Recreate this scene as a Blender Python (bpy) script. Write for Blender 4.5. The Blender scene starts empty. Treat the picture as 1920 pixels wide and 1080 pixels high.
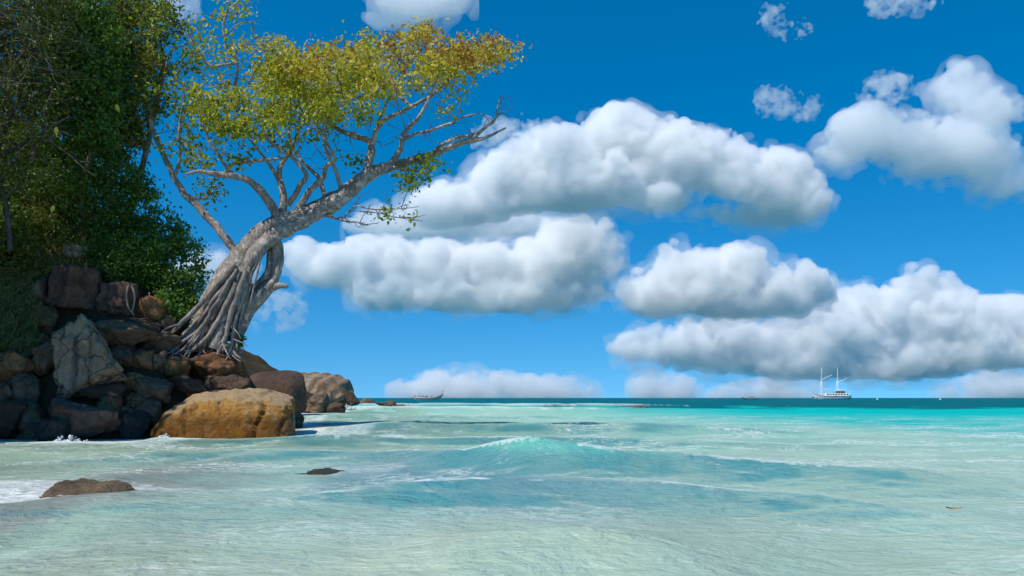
import bpy, bmesh, math, random
import numpy as np
import openvdb
from mathutils import Vector, Matrix, Quaternion

scene = bpy.context.scene
col = scene.collection

# ------------------------------------------------------------------ camera
FPX, CX, HY, CAMZ = 1493.33, 960.0, 746.0, 1.3      # 28 mm lens on a 1920 px wide picture, horizon row 746
cam_data = bpy.data.cameras.new('camera')
cam = bpy.data.objects.new('camera', cam_data)
col.objects.link(cam)
cam.location = (0, 0, CAMZ)
cam.rotation_euler = (math.radians(90), 0, 0)
cam_data.lens = 28.0
cam_data.sensor_width = 36.0
cam_data.shift_y = (HY - 540.0) / 1920.0
cam_data.clip_start = 0.1
cam_data.clip_end = 80000.0
scene.camera = cam

# ------------------------------------------------------------------ sky
SUN = Vector((-0.62, -0.56, 1.08)).normalized()      # towards the sun: high on the left and a little behind the camera
SUN_EL = math.asin(SUN.z)
SUN_ROT = math.atan2(SUN.x, SUN.y)
SKY_LIFT, SKY_SAT = 0.14, 1.36
world = bpy.data.worlds.new('World')
scene.world = world
world.use_nodes = True
wn = world.node_tree
wn.nodes.clear()
w_out = wn.nodes.new('ShaderNodeOutputWorld')
w_bg = wn.nodes.new('ShaderNodeBackground')
w_sky = wn.nodes.new('ShaderNodeTexSky')
w_sky.sky_type = 'NISHITA'
w_sky.sun_disc = False
w_sky.sun_elevation = SUN_EL
w_sky.sun_rotation = SUN_ROT
w_sky.air_density = 1.0
w_sky.dust_density = 0.0
w_sky.ozone_density = 6.0
# look a little above the true horizon so that the clear, dry tropical air shows no white band
w_tc = wn.nodes.new('ShaderNodeTexCoord')
w_add = wn.nodes.new('ShaderNodeVectorMath')
w_add.operation = 'ADD'
w_add.inputs[1].default_value = (0, 0, SKY_LIFT)
w_nrm = wn.nodes.new('ShaderNodeVectorMath')
w_nrm.operation = 'NORMALIZE'
wn.links.new(w_tc.outputs['Generated'], w_add.inputs[0])
wn.links.new(w_add.outputs[0], w_nrm.inputs[0])
wn.links.new(w_nrm.outputs[0], w_sky.inputs['Vector'])
w_hsv = wn.nodes.new('ShaderNodeHueSaturation')
w_hsv.inputs['Hue'].default_value = 0.492
w_hsv.inputs['Saturation'].default_value = SKY_SAT
w_max = wn.nodes.new('ShaderNodeVectorMath')
w_max.operation = 'MAXIMUM'
w_max.inputs[1].default_value = (0.0, 0.0, 0.0)
wn.links.new(w_sky.outputs[0], w_hsv.inputs['Color'])
wn.links.new(w_hsv.outputs[0], w_max.inputs[0])
wn.links.new(w_max.outputs[0], w_bg.inputs['Color'])
w_bg.inputs['Strength'].default_value = 0.138
wn.links.new(w_bg.outputs[0], w_out.inputs['Surface'])

# ------------------------------------------------------------------ sun
sun_data = bpy.data.lights.new('sun', 'SUN')
sun_data.energy = 4.1
sun_data.angle = math.radians(0.5)
sun_data.color = (1.0, 0.95, 0.86)
sun = bpy.data.objects.new('sun', sun_data)
col.objects.link(sun)
sun.rotation_euler = SUN.to_track_quat('Z', 'Y').to_euler()
sun.location = SUN * 200

# ------------------------------------------------------------------ exposure and render settings
scene.view_settings.view_transform = 'Standard'
scene.view_settings.look = 'None'
scene.view_settings.exposure = 0.08
scene.view_settings.gamma = 1.0
scene.view_settings.use_curve_mapping = False
scene.render.engine = 'CYCLES'
scene.cycles.use_denoising = True
scene.cycles.max_bounces = 24
scene.cycles.diffuse_bounces = 2
scene.cycles.glossy_bounces = 3
scene.cycles.transmission_bounces = 4
scene.cycles.volume_bounces = 24
scene.cycles.transparent_max_bounces = 32
scene.cycles.sample_clamp_indirect = 6.0
scene.cycles.caustics_reflective = False
scene.cycles.caustics_refractive = False

# ------------------------------------------------------------------ helpers
rng = np.random.default_rng(7)


def at(px, py, d):
    """world point seen at photo pixel (px, py) at depth d metres"""
    return Vector(((px - CX) / FPX * d, d, CAMZ + (HY - py) / FPX * d))


def mesh_np(name, verts, faces_flat, loop_totals, smooth=True):
    me = bpy.data.meshes.new(name)
    verts = np.asarray(verts, dtype=np.float32)
    faces_flat = np.asarray(faces_flat, dtype=np.int32)
    loop_totals = np.asarray(loop_totals, dtype=np.int32)
    me.vertices.add(len(verts))
    me.vertices.foreach_set('co', verts.ravel())
    me.loops.add(len(faces_flat))
    me.loops.foreach_set('vertex_index', faces_flat)
    me.polygons.add(len(loop_totals))
    starts = np.concatenate(([0], np.cumsum(loop_totals)[:-1])).astype(np.int32)
    me.polygons.foreach_set('loop_start', starts)
    me.update(calc_edges=True)
    me.polygons.foreach_set('use_smooth', np.full(len(loop_totals), smooth, dtype=bool))
    me.validate()
    return me


def quads(name, verts, q, smooth=True):
    q = np.asarray(q)
    return mesh_np(name, verts, q.ravel(), np.full(len(q), 4), smooth)


def tris(name, verts, t, smooth=True):
    t = np.asarray(t)
    return mesh_np(name, verts, t.ravel(), np.full(len(t), 3), smooth)


def link(name, me, mat=None, parent=None):
    o = bpy.data.objects.new(name, me)
    col.objects.link(o)
    if mat is not None and me is not None and not me.materials:
        me.materials.append(mat)
    if parent is not None:
        o.parent = parent
    return o


def empty(name, loc=(0, 0, 0)):
    o = bpy.data.objects.new(name, None)
    o.empty_display_size = 0.2
    col.objects.link(o)
    o.location = loc
    return o


def tag(o, label=None, cat=None, group=None, kind=None):
    if label:
        o['label'] = label
    if cat:
        o['category'] = cat
    if group:
        o['group'] = group
    if kind:
        o['kind'] = kind
    return o


def new_mat(name):
    m = bpy.data.materials.new(name)
    m.use_nodes = True
    m.node_tree.nodes.clear()
    return m, m.node_tree


class NT:
    """small node helper"""
    def __init__(self, name):
        self.m, self.t = new_mat(name)
        self.out = self.t.nodes.new('ShaderNodeOutputMaterial')

    def n(self, kind, **kw):
        nd = self.t.nodes.new('ShaderNode' + kind)
        for k, v in kw.items():
            if k.startswith('i_'):
                key = k[2:].replace('_', ' ')
                s = nd.inputs[int(key)] if key.isdigit() else nd.inputs[key]
                if isinstance(v, bpy.types.NodeSocket):
                    self.t.links.new(v, s)
                else:
                    s.default_value = v
            else:
                setattr(nd, k, v)
        return nd

    def l(self, a, b):
        self.t.links.new(a, b)

    def noise(self, vec, scale, detail=6.0, rough=0.55, dist=0.0):
        nd = self.n('TexNoise', i_Scale=scale, i_Detail=detail, i_Roughness=rough, i_Distortion=dist)
        if vec is not None:
            self.l(vec, nd.inputs['Vector'])
        return nd

    def ramp(self, fac, stops, interp='LINEAR'):
        nd = self.t.nodes.new('ShaderNodeValToRGB')
        cr = nd.color_ramp
        cr.interpolation = interp
        while len(cr.elements) < len(stops):
            cr.elements.new(0.5)
        for e, (p, c) in zip(cr.elements, stops):
            e.position = p
            e.color = (c[0], c[1], c[2], 1.0) if hasattr(c, '__len__') else (c, c, c, 1.0)
        self.l(fac, nd.inputs[0])
        return nd.outputs[0]

    def mix(self, fac, a, b, blend='MIX'):
        nd = self.t.nodes.new('ShaderNodeMix')
        nd.data_type = 'RGBA'
        nd.blend_type = blend
        for v, s in ((fac, nd.inputs[0]), (a, nd.inputs[6]), (b, nd.inputs[7])):
            if isinstance(v, bpy.types.NodeSocket):
                self.l(v, s)
            elif hasattr(v, '__len__'):
                s.default_value = (v[0], v[1], v[2], 1.0)
            else:
                s.default_value = v
        return nd.outputs[2]

    def math(self, op, a, b=None, clamp=False):
        nd = self.t.nodes.new('ShaderNodeMath')
        nd.operation = op
        nd.use_clamp = clamp
        for v, s in ((a, nd.inputs[0]), (b, nd.inputs[1])):
            if v is None:
                continue
            if isinstance(v, bpy.types.NodeSocket):
                self.l(v, s)
            else:
                s.default_value = v
        return nd.outputs[0]

    def maprange(self, v, a, b, c=0.0, d=1.0, smooth=False):
        nd = self.t.nodes.new('ShaderNodeMapRange')
        if smooth:
            nd.interpolation_type = 'SMOOTHSTEP'
        self.l(v, nd.inputs[0])
        for i, x in enumerate((a, b, c, d)):
            nd.inputs[1 + i].default_value = x
        return nd.outputs[0]


def cubic_w(n_out, n_lat, step):
    """interpolation matrix (n_out x n_lat) of a uniform B-spline on lattice spacing step"""
    x = np.arange(n_out) / step
    i = np.floor(x).astype(int)
    f = x - i
    W = np.zeros((n_out, n_lat), np.float32)
    r = np.arange(n_out)
    for k, w in enumerate(((1 - f) ** 3 / 6, (3 * f ** 3 - 6 * f ** 2 + 4) / 6,
                           (-3 * f ** 3 + 3 * f ** 2 + 3 * f + 1) / 6, f ** 3 / 6)):
        W[r, np.minimum(i + k, n_lat - 1)] += w
    return W


def lattice_noise(shape, step, g):
    """smooth 3-D noise (about -1..1) on a grid of the given shape, feature size step cells"""
    ns = [int(math.ceil(s / step)) + 4 for s in shape]
    lat = g.standard_normal(ns).astype(np.float32)
    a = np.tensordot(cubic_w(shape[0], ns[0], step), lat, (1, 0))
    a = np.tensordot(a, cubic_w(shape[1], ns[1], step), (1, 1)).transpose(0, 2, 1)
    a = np.tensordot(a, cubic_w(shape[2], ns[2], step), (2, 1))
    return a / 0.36


_noise_tab = np.random.default_rng(99).random((64, 64, 64)).astype(np.float32) * 2 - 1


def vnoise(p):
    """value noise at points p (n,3), about -1..1"""
    p = np.asarray(p, dtype=np.float64)
    i = np.floor(p).astype(int)
    f = p - i
    f = f * f * f * (f * (f * 6 - 15) + 10)
    r = np.zeros(len(p))
    for dx in (0, 1):
        for dy in (0, 1):
            for dz in (0, 1):
                w = (f[:, 0] if dx else 1 - f[:, 0]) * (f[:, 1] if dy else 1 - f[:, 1]) * (f[:, 2] if dz else 1 - f[:, 2])
                r += w * _noise_tab[(i[:, 0] + dx) % 64, (i[:, 1] + dy) % 64, (i[:, 2] + dz) % 64]
    return r


def fbm(p, octaves=4, gain=0.5, lac=2.03):
    r, a, s = np.zeros(len(p)), 1.0, 1.0
    for k in range(octaves):
        r += a * vnoise(np.asarray(p) * s + 17.3 * k)
        a *= gain
        s *= lac
    return r


# ------------------------------------------------------------------ coast line, hillside, seabed
FOOT = np.array([(-46, -40), (-28, -10), (-20, 1), (-18, 9), (-18.2, 16), (-18.0, 20.5), (-17.0, 23.0), (-15.4, 24.2), (-12.5, 24.8), (-10.2, 26.0), (-9.0, 28.0), (-8.6, 30.5),
                 (-9.6, 34), (-12, 41), (-16, 52), (-17, 62), (-18.5, 74), (-18.5, 84), (-22, 92), (-34, 100), (-60, 112), (-140, 130)], float)


def foot_dist(x, y):
    """distance to the foot of the hill, positive inland"""
    p = np.stack([np.ravel(x), np.ravel(y)], 1)
    best = np.full(len(p), 1e9)
    sgn = np.ones(len(p))
    for a, b in zip(FOOT[:-1], FOOT[1:]):
        ab = b - a
        t = np.clip(((p - a) @ ab) / (ab @ ab), 0, 1)
        q = a + t[:, None] * ab
        d = np.linalg.norm(p - q, axis=1)
        cr = ab[0] * (p[:, 1] - a[1]) - ab[1] * (p[:, 0] - a[0])
        m = d < best - 1e-9
        best[m] = d[m]
        sgn[m] = np.sign(cr[m])
    return (best * sgn).reshape(np.shape(x))


def hill_h(x, y):
    d = foot_dist(x, y)
    far = np.clip((np.asarray(y) - 36) / 30, 0, 1)
    s = np.where(d > 0, 1.40 * d - 0.016 * d * d, 0)
    s = np.where(d > 30, 1.40 * 30 - 0.016 * 900 + (d - 30) * 0.2, s)
    return s * (1 - 0.45 * far)


def sea_depth(x, y):
    d = -foot_dist(x, y)
    d = np.maximum(d, 0)
    z = 0.02 + 0.035 * d + 0.0006 * np.minimum(d, 150) ** 2 + np.maximum(d - 110, 0) * 0.04
    return np.minimum(z, 14.0)


# hillside of earth and leaf litter
t = NT('hill_earth')
geo = t.n('NewGeometry')
pos = geo.outputs['Position']
n1 = t.noise(pos, 0.9, 8, 0.6)
n2 = t.noise(pos, 7.0, 8, 0.7)
n3 = t.noise(pos, 40.0, 4, 0.7)
c = t.ramp(n1.outputs[0], [(0.3, (0.045, 0.035, 0.022)), (0.5, (0.09, 0.058, 0.034)), (0.62, (0.075, 0.075, 0.03)), (0.75, (0.05, 0.07, 0.022))])
c = t.mix(t.maprange(n2.outputs[0], 0.45, 0.65), c, (0.15, 0.085, 0.045))
c = t.mix(0.6, c, t.ramp(n3.outputs[0], [(0.3, 0.25), (0.7, 1.0)]), 'MULTIPLY')
bs = t.n('BsdfPrincipled', i_Roughness=0.95)
bs.inputs['Specular IOR Level'].default_value = 0.15
t.l(c, bs.inputs['Base Color'])
bp = t.n('Bump', i_Strength=0.9, i_Distance=0.12)
t.l(n2.outputs[0], bp.inputs['Height'])
t.l(bp.outputs[0], bs.inputs['Normal'])
t.l(bs.outputs[0], t.out.inputs['Surface'])
M_EARTH = t.m

xs = np.concatenate([np.linspace(-140, -45, 30)[:-1], np.arange(-45, -6.9, 0.38)])
ys = np.concatenate([np.linspace(-40, 12, 22)[:-1], np.arange(12, 42, 0.38), np.linspace(42, 135, 90)])
GX, GY = np.meshgrid(xs, ys, indexing='ij')
H = hill_h(GX, GY)
D = foot_dist(GX, GY)
P = np.stack([GX.ravel(), GY.ravel(), np.zeros(GX.size)], 1)
nz = fbm(P * 0.5, 5).reshape(GX.shape) * 0.55
H = H + nz * np.clip(D / 2.0, 0, 1) - np.clip(-D, 0, 3.0) * 0.55 - 0.12
V = np.stack([GX, GY, H], -1).reshape(-1, 3)
ni, nj = GX.shape
idx = np.arange(ni * nj).reshape(ni, nj)
Q = np.stack([idx[:-1, :-1], idx[1:, :-1], idx[1:, 1:], idx[:-1, 1:]], -1).reshape(-1, 4)
hillside = link('hillside', quads('hillside', V, Q), M_EARTH)
tag(hillside, kind='structure')

# pale coral sand under the sea and along the foot of the rocks
t = NT('coral_sand')
geo = t.n('NewGeometry')
pos = geo.outputs['Position']
n1 = t.noise(pos, 0.5, 5)
n2 = t.noise(pos, 60, 3)
c = t.ramp(n1.outputs[0], [(0.3, (0.50, 0.44, 0.34)), (0.7, (0.66, 0.60, 0.48))])
c = t.mix(0.25, c, t.ramp(n2.outputs[0], [(0.3, 0.5), (0.7, 1.0)]), 'MULTIPLY')
bs = t.n('BsdfPrincipled', i_Roughness=0.8)
t.l(c, bs.inputs['Base Color'])
t.l(bs.outputs[0], t.out.inputs['Surface'])
M_SAND = t.m
xs = np.concatenate([np.linspace(-200, -30, 30)[:-1], np.arange(-30, 30, 0.5), np.linspace(30, 400, 40)])
ys = np.concatenate([np.linspace(-60, -2, 12)[:-1], np.arange(-2, 45, 0.5), np.linspace(45, 500, 60)])
GX, GY = np.meshgrid(xs, ys, indexing='ij')
P = np.stack([GX.ravel() * 0.35, GY.ravel() * 0.35, np.zeros(GX.size)], 1)
SZ = -sea_depth(GX, GY) + fbm(P, 3).reshape(GX.shape) * 0.03 + 0.05 * np.exp(-np.maximum(-foot_dist(GX, GY), 0) / 1.2)
V = np.stack([GX, GY, SZ], -1).reshape(-1, 3)
ni, nj = GX.shape
idx = np.arange(ni * nj).reshape(ni, nj)
Q = np.stack([idx[:-1, :-1], idx[1:, :-1], idx[1:, 1:], idx[:-1, 1:]], -1).reshape(-1, 4)
seabed = link('seabed', quads('seabed', V, Q), M_SAND)
tag(seabed, kind='structure')

# ------------------------------------------------------------------ the sea
def ridge(x, y, pts, h, wf, wb, sharp=1.0):
    """one wave: a crest line through pts (x, y, weight), steep towards the shore, long behind"""
    pts = np.array(pts, float)
    yc = np.interp(x, pts[:, 0], pts[:, 1])
    # smooth the crest line a little
    for s in (-0.7, 0.7):
        yc = yc + np.interp(x + s, pts[:, 0], pts[:, 1])
    yc = yc / 3.0
    w = np.interp(x, pts[:, 0], pts[:, 2])
    d = y - yc
    return 1.4 * h * w * np.where(d < 0, np.exp(-(np.abs(d) / wf) ** 1.35), np.exp(-(np.abs(d) / wb) ** 1.15))


def sea_height(x, y, lod=None):
    """height of the water surface (m)"""
    sh = np.shape(x)
    x = np.ravel(np.asarray(x, float))
    y = np.ravel(np.asarray(y, float))
    r = np.hypot(x, y)
    lod = np.full(len(x), 0.02) if lod is None else np.ravel(lod)
    z = np.zeros(len(x))
    wx = x + 0.8 * vnoise(np.stack([x * 0.23, y * 0.23, x * 0 + 3.1], 1))
    wy = y + 0.8 * vnoise(np.stack([x * 0.23, y * 0.23, x * 0 + 9.7], 1))
    # the three nearest swells
    z += ridge(wx, wy, [(-14, 17.5, 0), (-8, 17.2, .35), (-5, 16.3, .7), (-2.2, 15.3, .75), (-0.6, 14.7, .95), (0.5, 13.9, 1.75), (1.15, 13.4, 1.6), (2.2, 13.2, 1.15), (4, 12.5, .95), (6, 11.6, .7), (9, 10.5, 0)], 0.26, 0.75, 1.7)
    z += ridge(wx, wy, [(-7, 8.2, 0), (-3.2, 8.5, .5), (-1.6, 9.6, .9), (0, 10.2, 1.1), (0.8, 10.2, 1.05), (2.2, 9.4, .85), (4, 8.4, .5), (6, 7.8, 0)], 0.23, 0.75, 1.5)
    z += ridge(wx, wy, [(-3, 6.6, 0), (-1.2, 6.5, .3), (-0.2, 6.9, 1), (0.5, 6.9, 1), (1.5, 6.5, .4), (3, 6.0, 0)], 0.17, 0.8, 1.1)
    z += ridge(wx, wy, [(-12, 22, .3), (-8, 21.5, .6), (-5.5, 20.6, 1), (-3, 21.2, .8), (0, 22.3, .9), (3, 22.2, .8), (7, 21, .5), (12, 20, 0)], 0.22, 0.6, 1.6)
    z += ridge(wx, wy, [(-8, 28.5, 0.8), (-6.0, 28, 1), (-3, 28, 1), (0, 27.6, 1), (4, 28.0, .95), (8, 28.5, .8), (11, 29, .4), (16, 29, 0)], 0.31, 0.9, 2.2)
    z += ridge(wx, wy, [(-9, 36, .8), (-5, 35, 1), (0, 37, .6), (8, 37, .4), (20, 38, .2)], 0.22, 0.7, 2.5)
    z += ridge(wx, wy, [(-14, 50, 1), (-5, 48, .7), (4, 49, .5), (30, 53, .2)], 0.24, 0.8, 3.0)
    z += ridge(wx, wy, [(-24, 78, .9), (-12, 74, 1), (2, 77, .9), (14, 75, .5), (40, 80, .2)], 0.40, 1.0, 4.0)
    z += ridge(wx, wy, [(-30, 112, .8), (-10, 108, 1), (10, 111, 1), (24, 109, .6), (60, 112, .2)], 0.45, 1.2, 5.0)
    # wind chop running in towards the beach
    g = np.random.default_rng(21)
    for lam, amp in ((9, .05), (5.5, .045), (3.6, .04), (2.3, .03), (1.5, .022), (1.0, .015), (0.66, .010), (0.43, .0065), (0.28, .004)):
        for k in range(3):
            th = math.radians(-90 + g.normal(0, 34))
            ph = g.uniform(0, 6.28)
            kx, ky = 2 * math.pi / lam * math.cos(th), 2 * math.pi / lam * math.sin(th)
            a = amp * 0.72 * np.clip((lam - 3.0 * lod) / (3.0 * lod + 1e-6), 0, 1)
            mod = 0.55 + 0.7 * vnoise(np.stack([x / lam / 2.1 + 5 * k, y / lam / 2.1, x * 0 + lam * 7], 1))
            s = np.sin(kx * wx + ky * wy + ph)
            z += a * mod * (1.2 * (1 - np.abs(np.sin(0.5 * (kx * wx + ky * wy + ph)))) - 0.45 + 0.3 * s)
    far = np.clip((r - 60) / 300, 0, 1)
    z += far * 0.25 * vnoise(np.stack([x / 30, y / 8, x * 0 + 1.5], 1)) * np.clip(1 - r / 4000, 0, 1)
    # runs out thin on the beach
    d = np.maximum(-foot_dist(x, y), 0)
    z *= 0.25 + 0.75 * np.clip(d / 4.0, 0, 1)
    return z.reshape(sh)


# foam lies round these rocks: centre, radii, strength
FOAM_ROUND = [(-8.6, 25.4, 3.6, 2.6, 0.95), (-5.6, 10.9, 1.9, 0.9, 0.75), (-6.6, 10.6, 1.6, 0.9, 0.9), (-2.9, 14.2, 1.1, 0.5, 0.35), (-14.0, 23.2, 3.4, 1.6, 0.95), (-9.5, 22.8, 5.0, 1.3, 0.8), (-5.0, 24.5, 3.2, 2.0, 0.8), (-7.4, 11.2, 1.6, 1.4, 0.7), (-16, 60, 5.0, 5.0, 0.9), (-17.5, 80, 7, 9, 0.9), (-10.8, 84, 2.6, 2.5, 0.8), (16.6, 105, 2.6, 2.0, 0.6)]


def build_sea():
    # fan of rows and columns that get coarser with distance, all round from the left shore to the open right
    rr = np.concatenate([np.linspace(0.8, 3.6, 10)[:-1], 3.6 * np.exp(np.linspace(0, math.log(60 / 3.6), 480))[:-1], 60 * np.exp(np.linspace(0, math.log(600 / 60), 190))[:-1],
                         600 * np.exp(np.linspace(0, math.log(40000 / 600), 40))])
    aa = np.radians(np.concatenate([np.linspace(-100, -42, 40)[:-1], np.linspace(-42, 42, 540)[:-1], np.linspace(42, 100, 40)]))
    R, A = np.meshgrid(rr, aa, indexing='ij')
    X, Y = R * np.sin(A), R * np.cos(A)
    dr = np.gradient(rr)[:, None] * np.ones_like(R)
    lod = np.maximum(dr, R * math.radians(84 / 540)) * 0.6
    Z = sea_height(X, Y, lod)
    V = np.stack([X, Y, Z], -1).reshape(-1, 3)
    ni, nj = R.shape
    idx = np.arange(ni * nj).reshape(ni, nj)
    Q = np.stack([idx[:-1, :-1], idx[:-1, 1:], idx[1:, 1:], idx[1:, :-1]], -1).reshape(-1, 4)
    me = quads('sea', V, Q[:, ::-1])
    x, y, z = V.T
    d = np.maximum(-foot_dist(x, y), 0)
    P = np.stack([x * 0.16, y * 0.10, x * 0], 1)
    nA = fbm(P, 4)
    nB = fbm(np.stack([x * 0.5 + 40, y * 0.22, x * 0 + 5], 1), 4)
    nC = fbm(np.stack([x * 1.3 + 90, y * 0.6, x * 0 + 8], 1), 4)
    sm = lambda a, b, v: (lambda q: q * q * (3 - 2 * q))(np.clip((v - a) / (b - a), 0, 1))
    # body colour of the water: clear over deep ground, milky with stirred-up sand near the beach
    deep = np.array((0.000, 0.135, 0.165))
    turq = np.array((0.0, 0.47, 0.44))
    aqua = np.array((0.17, 0.54, 0.46))
    milk = np.array((0.44, 0.61, 0.46))
    sandy = np.array((0.56, 0.52, 0.37))
    blue = np.array((0.15, 0.33, 0.37))
    right = sm(-2, 24, x - 0.02 * y)
    yy = y * (1 + 0.10 * nA) + 6 * nA * np.clip(y / 60, 0, 1)
    C = np.ones((len(x), 1)) * milk
    mixc = lambda C, k, f: C * (1 - f[:, None]) + k * f[:, None]
    C = mixc(C, aqua, sm(14, 34, yy) * (0.35 + 0.65 * right))
    C = mixc(C, turq, sm(28, 52, yy) * right)
    C = mixc(C, turq * 0.8, sm(70, 100, yy) * (1 - right) * 0.8)
    C = mixc(C, deep, sm(84, 108, yy) * right + sm(105, 135, yy) * (1 - right))
    # bluer water between the near swells
    tr = np.exp(-((y - 13.0) / 5.0) ** 2) * np.exp(-((x + 1.4) / 5.0) ** 2)
    C = mixc(C, blue, np.clip(tr * (0.85 + 0.7 * nB), 0, 0.9))
    sl = sm(4.5, 0.5, d) * sm(60, 30, y)
    C = mixc(C, sandy, np.clip(sl * 0.8 + 0.25 * sl * nB, 0, 1))
    nr = sm(9.5, 5.0, np.hypot(x, y))
    C = mixc(C, sandy * np.array((1.0, 1.08, 1.04)), np.clip(nr * (0.55 + 0.6 * nB), 0, 0.8))
    lf = sm(-1.0, -5.5, x) * sm(19, 13, y)  # left foreground: tree shade painted into the water as a darker tone
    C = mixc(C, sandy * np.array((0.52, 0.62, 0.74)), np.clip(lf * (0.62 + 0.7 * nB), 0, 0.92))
    # steep swell fronts: clear green water, their shading painted in as darker colour
    front = np.gradient(Z, axis=0) / np.gradient(rr)[:, None]
    front = np.clip(front, -1, 2).ravel()
    C = mixc(C, np.array((0.06, 0.28, 0.29)), sm(0.04, 0.30, front) * np.clip(0.62 + 0.45 * nC, 0.25, 0.85) * sm(70, 40, y) * sm(7.0, 8.6, y))
    C = mixc(C, np.array((0.16, 0.56, 0.44)), sm(0.28, 0.55, z) * sm(0.1, 0.4, front) * 0.8 * sm(40, 25, y))  # crest tops: light through thin water painted as brighter aqua
    C = C * (1 + 0.10 * np.clip(nC, -1, 1) * np.exp(-y / 60))[:, None]
    C = np.clip(C, 0, 0.9)
    # foam: round the rocks, along breaking crests, drifting in patches
    foam = 0.95 * sm(3.6, 0.4, d + 1.6 * nC) * sm(90, 70, y)
    for (fx, fy, frx, fry, fs) in FOAM_ROUND:
        q = np.sqrt(((x - fx) / frx) ** 2 + ((y - fy) / fry) ** 2)
        foam = np.maximum(foam, fs * sm(1.0, 0.62, q + 0.28 * nC))
    foam = np.maximum(foam, 0.8 * sm(0.30, 0.46, z + 0.10 * nC) * sm(70, 72, y) * sm(300, 120, y))
    foam = np.maximum(foam, 0.55 * sm(0.25, 0.9, nB) * sm(30, 20, np.abs(y - 45)) * sm(8, -6, x))
    # a thin broken lip of foam along the sharpest crests
    fr2 = np.gradient(np.clip(np.gradient(Z, axis=0) / np.gradient(rr)[:, None], -1, 2), axis=0) / np.gradient(rr)[:, None]
    lip = sm(0.7, 2.4, -fr2.ravel() + 0.5 * nC) * sm(0.14, 0.30, z) * sm(7.5, 9.5, y) * sm(60, 40, y) * sm(-0.35, 0.35, nC + 0.5 * nB)
    foam = np.maximum(foam, 0.8 * lip)
    smooth = sm(0.08, 0.25, front) * sm(26, 20, y) * (foam < 0.3)
    foam = foam * (1 - smooth) - 0.42 * smooth
    clar = sm(0.65, 0.1, sea_depth(x, y)) * 0.45 * (1 - np.clip(foam, 0, 1))
    ca = me.color_attributes.new('water_body', 'FLOAT_COLOR', 'POINT')
    ca.data.foreach_set('color', np.concatenate([C, np.ones((len(C), 1))], 1).astype(np.float32).ravel())
    fa = me.attributes.new('foam', 'FLOAT', 'POINT')
    fa.data.foreach_set('value', foam.astype(np.float32))
    fa = me.attributes.new('clarity', 'FLOAT', 'POINT')
    fa.data.foreach_set('value', clar.astype(np.float32))
    return me


t = NT('sea_water')
geo = t.n('NewGeometry')
pos = geo.outputs['Position']
body = t.n('Attribute', attribute_name='water_body').outputs['Color']
foam = t.n('Attribute', attribute_name='foam').outputs['Fac']
clar = t.n('Attribute', attribute_name='clarity').outputs['Fac']
mp = t.n('Mapping', i_Scale=(0.55, 1.0, 1.0))
t.l(pos, mp.inputs['Vector'])
dist = t.n('CameraData').outputs['View Distance'] if False else t.n('VectorMath', operation='LENGTH', i_0=pos).outputs['Value']
r1 = t.noise(mp.outputs[0], 2.2, 6, 0.62, 0.6)
r4 = t.noise(mp.outputs[0], 4.2, 5, 0.6, 0.9)
r2 = t.noise(mp.outputs[0], 9.0, 5, 0.6, 0.4)
r3 = t.noise(mp.outputs[0], 0.55, 5, 0.6, 0.5)
# thin net of foam threads, with sun caustics painted in as pale lines
net = t.math('ABSOLUTE', t.math('SUBTRACT', r4.outputs[0], 0.5))
net = t.maprange(net, 0.0, 0.075, 1.0, 0.0, True)
patch = t.maprange(r3.outputs[0], 0.44, 0.62)
net = t.math('MULTIPLY', t.math('MULTIPLY', net, patch), t.math('MULTIPLY', t.maprange(dist, 75, 35, 0.0, 0.85), t.maprange(dist, 5, 17, 0.35, 1.0)))
net = t.math('ADD', net, t.math('MINIMUM', foam, 0.0), True)
ff = t.math('MULTIPLY', t.math('MAXIMUM', foam, 0.0), t.maprange(r2.outputs[0], 0.32, 0.58, 0.25, 1.0))
ff = t.math('MAXIMUM', ff, net)
colr = t.mix(ff, body, (0.78, 0.80, 0.78))
h = t.math('ADD', t.math('MULTIPLY', r1.outputs[0], 0.17), t.math('MULTIPLY', r2.outputs[0], 0.085))
h = t.math('ADD', h, t.math('MULTIPLY', r3.outputs[0], 0.16))
bp = t.n('Bump', i_Distance=1.0)
t.l(t.maprange(dist, 8, 200, 0.8, 1.0), bp.inputs['Strength'])
t.l(h, bp.inputs['Height'])
# a rough sea never mirrors fully at grazing angles: limit the Fresnel term, more so for the far, wind-ruffled water
df = t.n('BsdfDiffuse')
t.l(colr, df.inputs['Color'])
t.l(bp.outputs[0], df.inputs['Normal'])
gl = t.n('BsdfGlossy')
t.l(t.math('ADD', t.math('MULTIPLY', ff, 0.5), 0.10), gl.inputs['Roughness'])
t.l(bp.outputs[0], gl.inputs['Normal'])
fn = t.n('Fresnel', i_IOR=1.33)
t.l(bp.outputs[0], fn.inputs['Normal'])
lim = t.maprange(dist, 8, 60, 0.30, 0.05)
fk = t.math('MINIMUM', fn.outputs[0], lim)
fk = t.math('MULTIPLY', fk, t.math('SUBTRACT', 1.0, t.math('MULTIPLY', ff, 0.8)))
bs = t.n('MixShader')
t.l(fk, bs.inputs[0])
t.l(df.outputs[0], bs.inputs[1])
t.l(gl.outputs[0], bs.inputs[2])
tr = t.n('BsdfTransparent', i_Color=(0.86, 0.95, 0.92, 1))
mx = t.n('MixShader')
t.l(t.math('MULTIPLY', clar, t.math('SUBTRACT', 1.0, ff)), mx.inputs[0])
t.l(bs.outputs[0], mx.inputs[1])
t.l(tr.outputs[0], mx.inputs[2])
t.l(mx.outputs[0], t.out.inputs['Surface'])
M_SEA = t.m
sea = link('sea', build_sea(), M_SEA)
tag(sea, kind='structure')


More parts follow.
